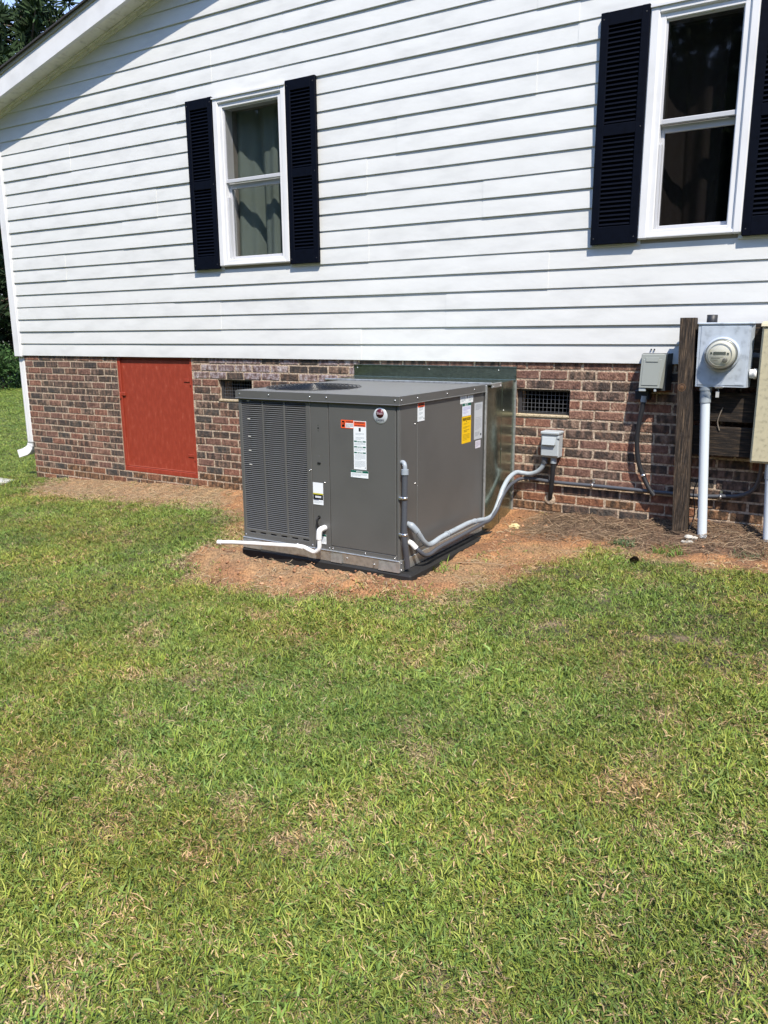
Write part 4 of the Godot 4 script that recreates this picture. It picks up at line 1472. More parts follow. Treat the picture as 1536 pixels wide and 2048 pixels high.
func conduits() -> void:
	# short upright conduit on the corner of the machine
	var c := thing("conduit", "short grey upright conduit clamped to the machine's front corner", "conduit", v3(4.66, -1.15, 1.58))
	var st := begin()
	tube(st, smooth_path([v3(4.662, -0.55, 1.583), v3(4.662, -0.75, 1.588), v3(4.662, -0.92, 1.592), v3(4.666, -1.0, 1.585), v3(4.664, -1.13, 1.558)], 0.03), 0.0165, 14)
	obj("conduit_run", st, M.conduit_grey, c)
	st = begin()
	tube(st, smooth_path([v3(4.63, -0.51, 1.57), v3(4.645, -0.508, 1.573), v3(4.66, -0.522, 1.582), v3(4.662, -0.55, 1.583)], 0.008), 0.013, 14)
	obj("elbow", st, M.whip_grey, c)
	st = begin()
	pipe(st, v3(4.662, -0.545, 1.583), v3(4.662, -0.575, 1.584), 0.021, 16)
	obj("coupling", st, M.whip_grey, c)
	for y in [-0.71, -0.925]:
		clamp_ring(c, v3(4.662, y, 1.589), Vector3.UP, 0.0166, M.screw)
		st = begin()
		bevel(st, v3(4.634, y - 0.008, 1.566), v3(4.65, y + 0.008, 1.61), 0.002)
		obj("clamp_foot", st, M.screw, c)
	st = begin()
	bevel(st, v3(4.641, -1.135, 1.53), v3(4.643, -1.105, 1.55), 0.0005)
	obj("tag", st, plain("tag_blue", lin(0.2, 0.42, 0.5), 0.5), c)
	# pale whip from the machine to the disconnect box
	c = thing("conduit", "pale grey flexible conduit curving from the machine to disconnect box", "conduit", v3(4.72, -1.05, 0.8))
	st = begin()
	tube(st, smooth_path([v3(4.668, -0.905, 1.49), v3(4.685, -0.93, 1.475), v3(4.695, -0.99, 1.43), v3(4.698, -1.033, 1.365), v3(4.7, -1.034, 1.29), v3(4.7, -1.025, 1.2), v3(4.705, -1.017, 0.98), v3(4.705, -1.016, 0.8), v3(4.71, -1.03, 0.64), v3(4.715, -1.042, 0.54), v3(4.718, -1.03, 0.435), v3(4.72, -0.965, 0.36), v3(4.722, -0.88, 0.29), v3(4.725, -0.815, 0.19), v3(4.74, -0.785, 0.09), v3(4.775, -0.79, 0.055), v3(4.83, -0.793, 0.05), v3(4.885, -0.774, 0.055), v3(4.925, -0.735, 0.058), v3(4.94, -0.69, 0.06), v3(4.942, -0.66, 0.06)], 0.02), 0.0165, 16)
	obj("conduit_run", st, M.grey_pvc, c)
	st = begin()
	tube(st, smooth_path([v3(4.63, -0.888, 1.494), v3(4.65, -0.888, 1.5), v3(4.664, -0.9, 1.495), v3(4.682, -0.928, 1.478)], 0.008), [0.02, 0.017, 0.0175, 0.019, 0.0215, 0.0215, 0.021, 0.021, 0.021, 0.021, 0.021, 0.021, 0.021, 0.021, 0.021, 0.021].slice(0, smooth_path([v3(4.63, -0.888, 1.494), v3(4.65, -0.888, 1.5), v3(4.664, -0.9, 1.495), v3(4.682, -0.928, 1.478)], 0.008).size()), 16)
	obj("connector", st, M.whip_grey, c)
	st = begin()
	pipe(st, v3(4.942, -0.705, 0.06), v3(4.942, -0.66, 0.06), 0.022, 16)
	obj("connector", st, M.conduit_grey, c)
	for q in [[v3(4.703, -1.02, 1.12), Vector3(0, 0, 1)], [v3(4.708, -1.022, 0.72), Vector3(0, 0.1, 1)]]:
		clamp_ring(c, q[0], q[1], 0.0166, M.whip_grey)
	# darker whip that runs on along the brick to the service panel
	c = thing("conduit", "long dark grey conduit running low along the brick behind the post", "conduit", v3(5.4, -0.85, 0.04))
	st = begin()
	tube(st, smooth_path([v3(4.672, -1.025, 1.478), v3(4.692, -1.045, 1.47), v3(4.71, -1.075, 1.44), v3(4.718, -1.085, 1.38), v3(4.718, -1.072, 1.26), v3(4.722, -1.066, 1.05), v3(4.725, -1.06, 0.82), v3(4.728, -1.053, 0.62), v3(4.73, -1.05, 0.52), v3(4.732, -1.005, 0.41), v3(4.735, -0.93, 0.33), v3(4.74, -0.868, 0.22), v3(4.75, -0.842, 0.1), v3(4.775, -0.832, 0.045), v3(4.83, -0.829, 0.03), v3(5.02, -0.841, 0.026), v3(5.33, -0.841, 0.026), v3(5.66, -0.843, 0.026), v3(5.98, -0.844, 0.026), v3(6.13, -0.832, 0.026), v3(6.24, -0.815, 0.03), v3(6.315, -0.76, 0.05), v3(6.345, -0.66, 0.1), v3(6.35, -0.56, 0.15)], 0.025), 0.0125, 14)
	obj("conduit_run", st, M.conduit_grey, c)
	st = begin()
	tube(st, smooth_path([v3(4.63, -1.0, 1.476), v3(4.648, -1.003, 1.482), v3(4.662, -1.015, 1.481), v3(4.678, -1.032, 1.476)], 0.01), 0.0165, 14)
	obj("connector", st, M.white_pvc, c)
	for x in [4.815, 5.285, 6.12]:
		clamp_ring(c, v3(x, -0.838, 0.027), Vector3.RIGHT, 0.0127, M.screw)
		st = begin()
		bevel(st, v3(x - 0.008, -0.826, 0.0), v3(x + 0.008, -0.8, 0.004), 0.001)
		obj("clamp_foot", st, M.screw, c)
	# straight tail from the box into the brick
	c = thing("conduit", "straight dark conduit stub from the disconnect box down into brick", "conduit", v3(5.0, -0.95, 0.03))
	st = begin()
	tube(st, smooth_path([v3(5.01, -0.66, 0.06), v3(5.005, -0.78, 0.055), v3(4.985, -0.92, 0.025), v3(4.972, -0.975, -0.005)], 0.03), 0.0165, 14)
	obj("conduit_run", st, M.conduit_dark, c)
	st = begin()
	pipe(st, v3(5.01, -0.66, 0.06), v3(5.0085, -0.7, 0.06), 0.021, 16)
	obj("connector", st, M.whip_grey, c)
	st = begin()
	lathe(st, [Vector2(0.045, 0.0), Vector2(0.035, 0.008), Vector2(0.014, 0.01)], v3(4.974, -0.97, -0.004), Vector3(0.05, 0.15, 1), 12)
	obj("sealant", st, M.mortar, c)
	# black flexible cord from the inlet box
	c = thing("conduit", "bowed black flexible conduit hanging from the small inlet box", "conduit", v3(5.62, -0.86, 0.04))
	st = begin()
	tube(st, smooth_path([v3(5.605, -0.215, 0.06), v3(5.6, -0.28, 0.06), v3(5.586, -0.37, 0.06), v3(5.576, -0.5, 0.055), v3(5.592, -0.635, 0.05), v3(5.628, -0.735, 0.045), v3(5.675, -0.82, 0.05), v3(5.71, -0.865, 0.05)], 0.025), 0.0155, 14)
	obj("conduit_run", st, M.conduit_dark, c)
	st = begin()
	pipe(st, v3(5.606, -0.205, 0.06), v3(5.603, -0.245, 0.06), 0.02, 14)
	obj("connector", st, M.whip_grey, c)
	clamp_ring(c, v3(5.63, -0.735, 0.045), Vector3(0.35, -1, 0), 0.0156, M.screw)

# ---------------------------------------------------------------- boxes on the wall
func service_boxes() -> void:
	var d := thing("disconnect_box", "small pale grey disconnect box on brick below the wire vent", "electrical box", v3(4.99, -0.66, 0.05))
	var st := begin()
	bevel(st, v3(4.928, -0.658, -0.002), v3(5.05, -0.478, 0.085), 0.006)
	obj("case", st, M.box_grey, d)
	st = begin()
	bevel(st, v3(4.924, -0.648, 0.086), v3(5.053, -0.485, 0.102), 0.007)
	obj("cover", st, M.box_grey, d)
	st = begin()
	bevel(st, v3(4.921, -0.492, 0.0), v3(5.056, -0.472, 0.112), 0.005)
	obj("hood", st, M.box_grey, d)
	st = begin()
	hexa(st, [v3(4.938, -0.563, 0.122), v3(5.03, -0.563, 0.122), v3(5.03, -0.512, 0.108), v3(4.938, -0.512, 0.108), v3(4.935, -0.56, 0.1), v3(5.034, -0.56, 0.1), v3(5.034, -0.51, 0.1), v3(4.935, -0.51, 0.1)])
	obj("handle_bulge", st, M.box_grey, d)
	st = begin()
	bevel(st, v3(5.04, -0.52, 0.08), v3(5.058, -0.505, 0.106), 0.002)
	obj("hasp", st, M.box_grey, d)
	# power inlet box with a flip cover
	var b := thing("inlet_box", "dark inlet box with raised grey flip cover beside wooden post", "electrical box", v3(5.66, -0.2, 0.05))
	st = begin()
	hexa(st, [v3(5.577, -0.165, 0.1), v3(5.742, -0.165, 0.1), v3(5.742, 0.066, 0.075), v3(5.577, 0.066, 0.075), v3(5.573, -0.168, 0.004), v3(5.76, -0.168, 0.004), v3(5.76, 0.07, 0.004), v3(5.573, 0.07, 0.004)])
	obj("case", st, plain("case_dark", lin(0.03, 0.034, 0.036), 0.45), b)
	st = begin()
	hexa(st, [v3(5.585, -0.147, 0.135), v3(5.712, -0.147, 0.135), v3(5.735, 0.062, 0.1), v3(5.585, 0.062, 0.1), v3(5.578, -0.152, 0.098), v3(5.726, -0.152, 0.098), v3(5.742, 0.067, 0.074), v3(5.578, 0.067, 0.074)])
	var lid := obj("cover", st, M.lid_grey, b)
	st = begin()
	hexa(st, [v3(5.598, -0.13, 0.1365), v3(5.7, -0.13, 0.1365), v3(5.712, 0.03, 0.1085), v3(5.598, 0.03, 0.1085), v3(5.595, -0.133, 0.13), v3(5.703, -0.133, 0.13), v3(5.715, 0.033, 0.104), v3(5.595, 0.033, 0.104)])
	obj("raised_panel", st, M.lid_grey, lid)
	st = begin()
	hexa(st, [v3(5.615, 0.018, 0.1155), v3(5.69, 0.018, 0.1155), v3(5.693, 0.042, 0.11), v3(5.612, 0.042, 0.11), v3(5.615, 0.016, 0.105), v3(5.69, 0.016, 0.105), v3(5.693, 0.044, 0.1), v3(5.612, 0.044, 0.1)])
	obj("finger_grip", st, M.lid_grey, lid)
	for x in [5.605, 5.685]:
		st = begin()
		bevel(st, v3(x - 0.022 if x < 5.65 else x - 0.008, -0.172, 0.1), v3(x + 0.022 if x < 5.65 else x + 0.008, -0.15, 0.13), 0.003)
		obj("latch", st, M.box_grey, b)
	st = begin()
	bevel(st, v3(5.545, -0.23, 0.0), v3(5.64, -0.168, 0.07), 0.006)
	obj("outlet_body", st, plain("navy_black", lin(0.012, 0.016, 0.03), 0.35), b)
	for x in [5.62, 5.64]:
		st = begin()
		lathe(st, [Vector2(0.006, 0), Vector2(0.004, 0.006), Vector2(0, 0.007)], v3(x, 0.092, 0.012), Vector3.BACK, 8)
		obj("fixing_screw", st, M.black, b)
	# meter socket
	var m := thing("electric_meter", "blue grey meter box with round glass meter on wooden rack", "electric meter", v3(6.08, -0.125, 0.15))
	st = begin()
	hexa(st, [v3(5.94, -0.126, 0.198), v3(6.228, -0.126, 0.198), v3(6.229, 0.244, 0.198), v3(5.933, 0.244, 0.198), v3(5.944, -0.126, 0.109), v3(6.24, -0.126, 0.109), v3(6.24, 0.244, 0.109), v3(5.935, 0.244, 0.109)])
	obj("meter_box", st, M.meter_grey, m)
	st = begin()
	bevel(st, v3(5.929, 0.2445, 0.106), v3(6.242, 0.2575, 0.206), 0.004)
	obj("top_hood", st, M.meter_grey, m)
	st = begin()
	bevel(st, v3(5.951, -0.115, 0.198), v3(6.218, 0.236, 0.2015), 0.0015)
	obj("front_cover", st, M.meter_grey, m)
	var c := v3(6.078, 0.069, 0.2)
	st = begin()
	lathe(st, [Vector2(0.104, 0), Vector2(0.103, 0.008), Vector2(0.098, 0.02), Vector2(0.092, 0.02)], c, Vector3.BACK, 48)
	obj("sealing_ring", st, M.meter_grey, m)
	st = begin()
	lathe(st, [Vector2(0.0905, 0.0), Vector2(0.0905, 0.032), Vector2(0.083, 0.034), Vector2(0.083, 0.022)], c, Vector3.BACK, 48)
	obj("meter_rim", st, plain("rim_grey", lin(0.2, 0.21, 0.19), 0.35, 0.5), m)
	st = begin()
	lathe(st, [Vector2(0.083, 0.024), Vector2(0.08, 0.06), Vector2(0.077, 0.064), Vector2(0.0, 0.066)], c, Vector3.BACK, 48)
	var face := obj("meter_face", st, M.meter_face, m)
	st = begin()
	lathe(st, [Vector2(0.0865, 0.03), Vector2(0.0855, 0.088), Vector2(0.08, 0.096), Vector2(0, 0.099)], c, Vector3.BACK, 48)
	obj("glass_dome", st, M.dome, m)
	st = begin()
	lathe(st, [Vector2(0.066, 0.066), Vector2(0.0675, 0.0685), Vector2(0.0655, 0.07), Vector2(0.064, 0.066)], c, Vector3.BACK, 48)
	obj("inner_ring", st, plain("dial_line", lin(0.3, 0.3, 0.24), 0.5), face)
	st = begin()
	bevel(st, c + Vector3(-0.038, 0.0, 0.066), c + Vector3(0.032, 0.017, 0.0685), 0.0005)
	obj("display", st, M.lcd, face)
	for e in [[-0.055, 0.003, 0.01], [0.038, 0.0, 0.012]]:
		st = begin()
		bevel(st, c + Vector3(e[0], e[1], 0.066), c + Vector3(e[0] + e[2], e[1] + 0.012, 0.068), 0.0004)
		obj("marking", st, M.lcd, face)
	for e in [[-0.048, -0.023, 0.05, 0.005], [-0.04, -0.034, 0.03, 0.003], [-0.03, -0.05, 0.012, 0.003], [-0.055, -0.013, 0.075, 0.0012]]:
		st = begin()
		bevel(st, c + Vector3(e[0], e[1], 0.0655), c + Vector3(e[0] + e[2], e[1] + e[3], 0.0672), 0.0002)
		obj("marking", st, plain("dial_ink", lin(0.16, 0.16, 0.13), 0.6), face)
	st = begin()
	lathe(st, [Vector2(0.014, 0.066), Vector2(0.013, 0.082), Vector2(0.008, 0.085), Vector2(0, 0.082)], c + Vector3(0.03, -0.032, 0), Vector3.BACK, 20)
	obj("optical_port", st, plain("port_grey", lin(0.09, 0.085, 0.07), 0.4), face)
	st = begin()
	lathe(st, [Vector2(0.031, 0), Vector2(0.031, 0.046), Vector2(0.027, 0.047), Vector2(0, 0.047)], v3(6.0, 0.257, 0.155), Vector3.UP, 20)
	obj("top_hub", st, M.conduit_dark, m)
	st = begin()
	lathe(st, [Vector2(0.027, 0), Vector2(0.027, 0.02), Vector2(0.031, 0.022), Vector2(0.031, 0.036), Vector2(0.027, 0.04), Vector2(0, 0.04)], v3(6.238, -0.045, 0.155), Vector3.RIGHT, 20)
	obj("side_plug", st, M.white_pvc, m)
	st = begin()
	bevel(st, v3(6.055, -0.132, 0.17), v3(6.105, -0.122, 0.215), 0.004)
	obj("hasp", st, M.screw, m)
	st = begin()
	bevel(st, v3(6.062, -0.19, 0.197), v3(6.082, -0.152, 0.2), 0.001)
	tube(st, smooth_path([v3(6.07, -0.13, 0.2), v3(6.078, -0.145, 0.2), v3(6.072, -0.155, 0.199)], 0.01), 0.0016, 6)
	obj("seal_tag", st, plain("seal_grey", lin(0.45, 0.45, 0.44), 0.5), m)
	st = begin()
	bevel(st, v3(6.165, -0.112, 0.2), v3(6.205, -0.098, 0.2025), 0.001)
	obj("embossed_mark", st, M.meter_grey, m)
	# riser below the meter
	var r := thing("service_riser", "pale plastic pipe rising from the ground to the meter box", "pipe", v3(6.05, -1.1, 0.21))
	st = begin()
	pipe(st, v3(6.058, -1.13, 0.2), v3(6.0, -0.2, 0.165), 0.0285, 20)
	obj("pipe", st, plain("riser_white", lin(0.6, 0.66, 0.7), 0.4), r)
	st = begin()
	pipe(st, v3(6.002, -0.225, 0.166), v3(5.997, -0.1262, 0.164), 0.033, 20)
	obj("coupling", st, M.grey_pvc, r)
	st = begin()
	pipe(st, v3(5.997, -0.15, 0.164), v3(5.9965, -0.1265, 0.164), 0.039, 8)
	obj("lock_nut", st, M.grey_pvc, r)
	# beige panel that the picture's edge cuts
	var p := thing("breaker_panel", "weathered beige breaker panel hanging right of the round meter", "breaker panel", v3(6.5, -0.578, 0.16))
	st = begin()
	bevel(st, v3(6.288, -0.577, 0.109), v3(6.72, 0.232, 0.198), 0.006)
	obj("case", st, M.beige, p)
	st = begin()
	hexa(st, [v3(6.282, 0.2325, 0.212), v3(6.727, 0.2325, 0.212), v3(6.727, 0.248, 0.206), v3(6.282, 0.248, 0.206), v3(6.282, 0.2325, 0.108), v3(6.727, 0.2325, 0.108), v3(6.727, 0.262, 0.108), v3(6.282, 0.262, 0.108)])
	obj("rain_hood", st, M.beige, p)
	st = begin()
	bevel(st, v3(6.296, -0.565, 0.198), v3(6.712, 0.222, 0.2035), 0.003)
	obj("door", st, M.beige, p)
	r = thing("service_riser", "pale plastic pipe rising to the beige breaker panel", "pipe", v3(6.44, -1.1, 0.19))
	st = begin()
	pipe(st, v3(6.436, -1.13, 0.19), v3(6.408, -0.65, 0.165), 0.0285, 20)
	obj("pipe", st, M.riser_white, r)
	st = begin()
	pipe(st, v3(6.409, -0.67, 0.165), v3(6.404, -0.5775, 0.163), 0.033, 20)
	obj("coupling", st, M.grey_pvc, r)

func rack() -> void:
	var r := thing("utility_rack", "weathered timber post and horizontal boards that carry the meter", "wooden rack", v3(6.3, -1.1, 0.12))
	for e in [[5.822, 5.876, 0.0], [7.6, 7.62, 0.02]]:
		var st := begin()
		var a: float = e[0]
		var b: float = e[1]
		var rows := []
		var n := 14
		for i in n + 1:
			var t := float(i) / n
			var x := lerpf(b, a, t) + 0.002 * wob.get_noise_2d(t * 300.0, a * 50.0)
			var y := lerpf(-1.3, 0.288, t)
			var w := 0.044 + 0.0012 * lump.get_noise_2d(t * 500.0, 3.0)
			rows.append([v3(x, y, 0.2), v3(x + 2.0 * w - 0.004, y, 0.2), v3(x + 2.0 * w, y, 0.196), v3(x + 2.0 * w, y, 0.1085), v3(x, y, 0.1085)])
		for i in n:
			for k in 5:
				var j := (k + 1) % 5
				quad(st, rows[i][k], rows[i][j], rows[i + 1][j], rows[i + 1][k])
		var top: Array = rows[n]
		quad(st, top[0], top[1], top[2], top[3])
		tri(st, top[0], top[3], top[4])
		var post := obj("post", st, M.post_wood, r)
		if a < 6.0:
			st = begin()
			lathe(st, [Vector2(0.026, 0), Vector2(0.022, 0.002), Vector2(0.017, -0.001), Vector2(0.011, 0.003), Vector2(0, 0.001)], v3(5.862, -0.135, 0.1995), Vector3.BACK, 18)
			obj("knot", st, plain("knot", lin(0.11, 0.055, 0.025), 0.8), post)
	for y in [[0.078, 0.25], [-0.134, 0.05], [-0.347, -0.165], [-0.562, -0.378]]:
		var st := begin()
		bevel(st, v3(5.83, y[0], 0.068), v3(7.7, y[1], 0.1075), 0.004)
		obj("board", st, M.board_wood, r)
	var st := begin()
	tube(st, smooth_path([v3(6.09, -0.4, 0.112), v3(6.075, -0.35, 0.115), v3(6.085, -0.3, 0.118), v3(6.1, -0.255, 0.115)], 0.02), 0.004, 6)
	var w := obj("loose_wire", st, plain("wire_tan", lin(0.18, 0.15, 0.12), 0.6))
	tag(w, "short bent wire end poking out between boards beside the riser", "wire")
	st = begin()
	tube(st, smooth_path([v3(5.99, -0.72, 0.12), v3(5.972, -0.8, 0.14), v3(5.985, -0.88, 0.15), v3(5.99, -0.95, 0.15), v3(5.975, -1.02, 0.17), v3(5.955, -1.09, 0.19)], 0.02), 0.0035, 6)
	w = obj("ground_wire", st, M.conduit_dark)
	tag(w, "thin dark earth wire hanging between wooden post and white riser", "wire")

# ---------------------------------------------------------------- grass, straw and earth crumbs
func blade(st: SurfaceTool, root: Vector3, dir: float, length: float, tilt: float, w: float, c: Color) -> void:
	var d := Vector3(cos(dir), 0, sin(dir))
	var side := Vector3(-d.z, 0, d.x).rotated(d, rng.randf_range(-0.9, 0.9)) * w * 0.5
	var p0 := root
	var p1 := root + (d * sin(tilt * 0.7) + Vector3.UP * cos(tilt * 0.7)) * length * 0.45
	var p2 := p1 + (d * sin(tilt * 1.15) + Vector3.UP * cos(tilt * 1.15)) * length * 0.55
	st.set_color(c)
	st.set_smooth_group(1)
	quad(st, p0 - side * 0.8, p0 + side * 0.8, p1 + side, p1 - side)
	tri(st, p1 - side, p1 + side, p2)
	st.set_smooth_group(-1)

func tuft_mesh(n: int, spread: float, len0: float, len1: float, w: float, dry: float, tone: Color) -> ArrayMesh:
	var st := begin()
	for i in n:
		var a := rng.randf() * TAU
		var r := sqrt(rng.randf()) * spread
		var c := tone * rng.randf_range(0.45, 1.35)
		c = c.lerp(Color(c.r * 1.2, c.g * 1.03, c.b * 0.95), rng.randf())
		var tilt := rng.randf_range(0.45, 1.5)
		if rng.randf() < dry:
			c = Color(0.38, 0.31, 0.17) * rng.randf_range(0.5, 1.3)
			tilt = rng.randf_range(1.1, 1.5)
		c.a = 1.0
		blade(st, Vector3(cos(a) * r, rng.randf_range(-0.004, 0.0), sin(a) * r), rng.randf() * TAU, rng.randf_range(len0, len1), tilt, w * rng.randf_range(0.7, 1.25), c)
	st.generate_normals()
	return st.commit()

func scatter(called: String, label: String, category: String, mesh: Mesh, m: Material, list: Array) -> void:
	if list.is_empty():
		return
	var mm := MultiMesh.new()
	mm.transform_format = MultiMesh.TRANSFORM_3D
	mm.use_colors = true
	mm.mesh = mesh
	mm.instance_count = list.size()
	for i in list.size():
		mm.set_instance_transform(i, list[i][0])
		mm.set_instance_color(i, list[i][1])
	var o := MultiMeshInstance3D.new()
	o.multimesh = mm
	o.material_override = m
	o.name = numbered(called, self)
	add_child(o, true)
	o.set_meta("kind", "stuff")
	o.set_meta("label", label)
	o.set_meta("category", category)

func in_view(x: float, z: float, slack: float) -> bool:
	var d := Vector2(x - CAM.x, z - CAM.z)
	if d.length() < 1.2:
		return true
	return absf(d.angle_to(Vector2(-0.517, -0.856))) < deg_to_rad(27.0 + slack)

func covered(x: float, z: float) -> bool:
	if x > -0.99 and z < 0.02:
		return true
	if x > 3.37 and x < 4.73 and z > 0.3 and z < 1.67:
		return true
	return x > 3.25 and x < 4.72 and z < 0.5

func lawn() -> void:
	var green := [tuft_mesh(30, 0.052, 0.013, 0.035, 0.0031, 0.08, Color(0.142, 0.228, 0.042)), tuft_mesh(30, 0.054, 0.013, 0.034, 0.0029, 0.11, Color(0.198, 0.262, 0.062)), tuft_mesh(26, 0.05, 0.014, 0.038, 0.0038, 0.08, Color(0.118, 0.208, 0.046)), tuft_mesh(20, 0.07, 0.022, 0.05, 0.0044, 0.03, Color(0.15, 0.245, 0.06))]
	var dry := [tuft_mesh(24, 0.055, 0.012, 0.033, 0.003, 0.5, Color(0.24, 0.25, 0.085)), tuft_mesh(24, 0.052, 0.012, 0.032, 0.0028, 0.85, Color(0.24, 0.2, 0.08))]
	var lists := [[], [], [], [], [], []]
	var tries := 140000
	for i in tries + 22000:
		var x: float
		var z: float
		if i < 40000:  # near the eye
			x = rng.randf_range(3.4, 8.6)
			z = rng.randf_range(2.2, 5.0)
		elif i < tries:
			x = rng.randf_range(-4.5, 9.0)
			z = rng.randf_range(0.02, 4.6)
		else:  # what a step to the side would show
			x = rng.randf_range(-3.5, 11.5)
			z = rng.randf_range(0.3, 6.6)
			if x < 8.6 and z < 4.6 and in_view(x, z, 4.0):
				continue
		if covered(x, z) or not in_view(x, z, 42.0):
			continue
		var b := bare(x, z)
		# a frayed edge, with stray tufts on the clay
		if b > 0.75 and rng.randf() < 0.985:
			continue
		if b > 0.08 and rng.randf() < b * 1.1:
			continue
		var t := thin(x, z)
		var y := height(x, z)
		var lush := patch.get_noise_2d(x * 90.0 + 300.0, z * 90.0)
		var tone := lerpf(0.9, 1.12, clampf(0.5 + lush * 1.2, 0, 1))
		var warm := clampf(0.5 + 1.3 * lump.get_noise_2d(x * 75.0, z * 75.0 + 70.0), 0, 1)
		var c := Color(tone * lerpf(1.0, 1.28, warm), tone * lerpf(0.98, 1.03, warm), tone * lerpf(1.0, 0.92, warm))
		var kind := rng.randi() % 3 if rng.randf() > 0.01 + 0.03 * clampf(patch.get_noise_2d(x * 400.0, z * 400.0 + 9.0) * 4.0, 0, 1) else 3
		var p_dry := 0.13 + 0.75 * t + 0.6 * clampf(b * 3.0, 0, 1) + 0.12 * (warm - 0.5)
		if rng.randf() < p_dry:
			kind = 4 + rng.randi() % 2
		elif t > 0.6 and rng.randf() < 0.25:
			continue
		var s := rng.randf_range(0.75, 1.25) * (1.08 if lush > 0.1 else 0.95) * (1.0 + 0.5 * wob.get_noise_2d(x * 650.0, z * 650.0 + 33.0))
		# the mown sward lies over, mostly one way
		var lean := Vector3(rng.randfn(0.0, 0.18), 0, rng.randfn(0.0, 0.18))
		var basis := Basis.from_euler(Vector3(lean.x, rng.randf() * TAU, lean.z)).scaled(Vector3(s, s * rng.randf_range(0.75, 1.2), s))
		lists[kind].append([Transform3D(basis, Vector3(x, y - 0.003, z)), c])
	# the lawn that runs on past the corner of the house
	for i in 42000:
		var d := 5.5 + 26.0 * pow(rng.randf(), 1.5)
		var a := deg_to_rad(rng.randf_range(-74.0, -47.0))
		var x := CAM.x + sin(a) * d
		var z := CAM.z - cos(a) * d
		if x > -0.99 and z < 0.05:
			continue
		if bare(x, z) > 0.3 or x > -0.5:
			continue
		var s := 1.0 + d / 14.0
		var tone := rng.randf_range(0.85, 1.2)
		lists[rng.randi() % 3].append([Transform3D(Basis.from_euler(Vector3(rng.randfn(0, 0.15), rng.randf() * TAU, rng.randfn(0, 0.15))).scaled(Vector3(s, 0.6 + 0.4 * s, s)), Vector3(x, height(x, z) - 0.003, z)), Color(tone * 1.08, tone, tone * 0.95)])
	var names := ["short green lawn grass in the sunlit yard", "yellowish green lawn grass mixed through the yard", "bluish green broader lawn grass mixed through the yard", "longer blades of coarse grass lying here and there on lawn", "half dry grass blades in thin spots of lawn", "straw coloured dead grass at the lawn's bare edge"]
	for k in 6:
		scatter("lawn_grass", names[k], "grass", green[k] if k < 4 else dry[k - 4], M.blade, lists[k])

func straw_mesh(length: float, w: float, bend: float) -> ArrayMesh:
	var st := begin()
	st.set_color(Color(1, 1, 1))
	var path := PackedVector3Array()
	for i in 5:
		var t := i / 4.0
		path.append(Vector3((t - 0.5) * length, 0.3 * bend * sin(PI * t), bend * sin(PI * t)))
	tube(st, path, PackedFloat32Array([w * 0.6, w, w, w, w * 0.4]), 4)
	st.generate_normals()
	return st.commit()

func clod_mesh() -> ArrayMesh:
	var st := begin()
	st.set_color(Color(1, 1, 1))
	var ico := SphereMesh.new()
	ico.radial_segments = 7
	ico.rings = 4
	ico.radius = 0.5
	ico.height = 1.0
	var arr := ico.get_mesh_arrays()
	var v: PackedVector3Array = arr[Mesh.ARRAY_VERTEX]
	var idx: PackedInt32Array = arr[Mesh.ARRAY_INDEX]
	for i in idx:
		var p := v[i]
		p *= 1.0 + 0.9 * wob.get_noise_3dv(p * 140.0)
		p.y *= 0.65
		st.add_vertex(p)
	st.generate_normals()
	return st.commit()

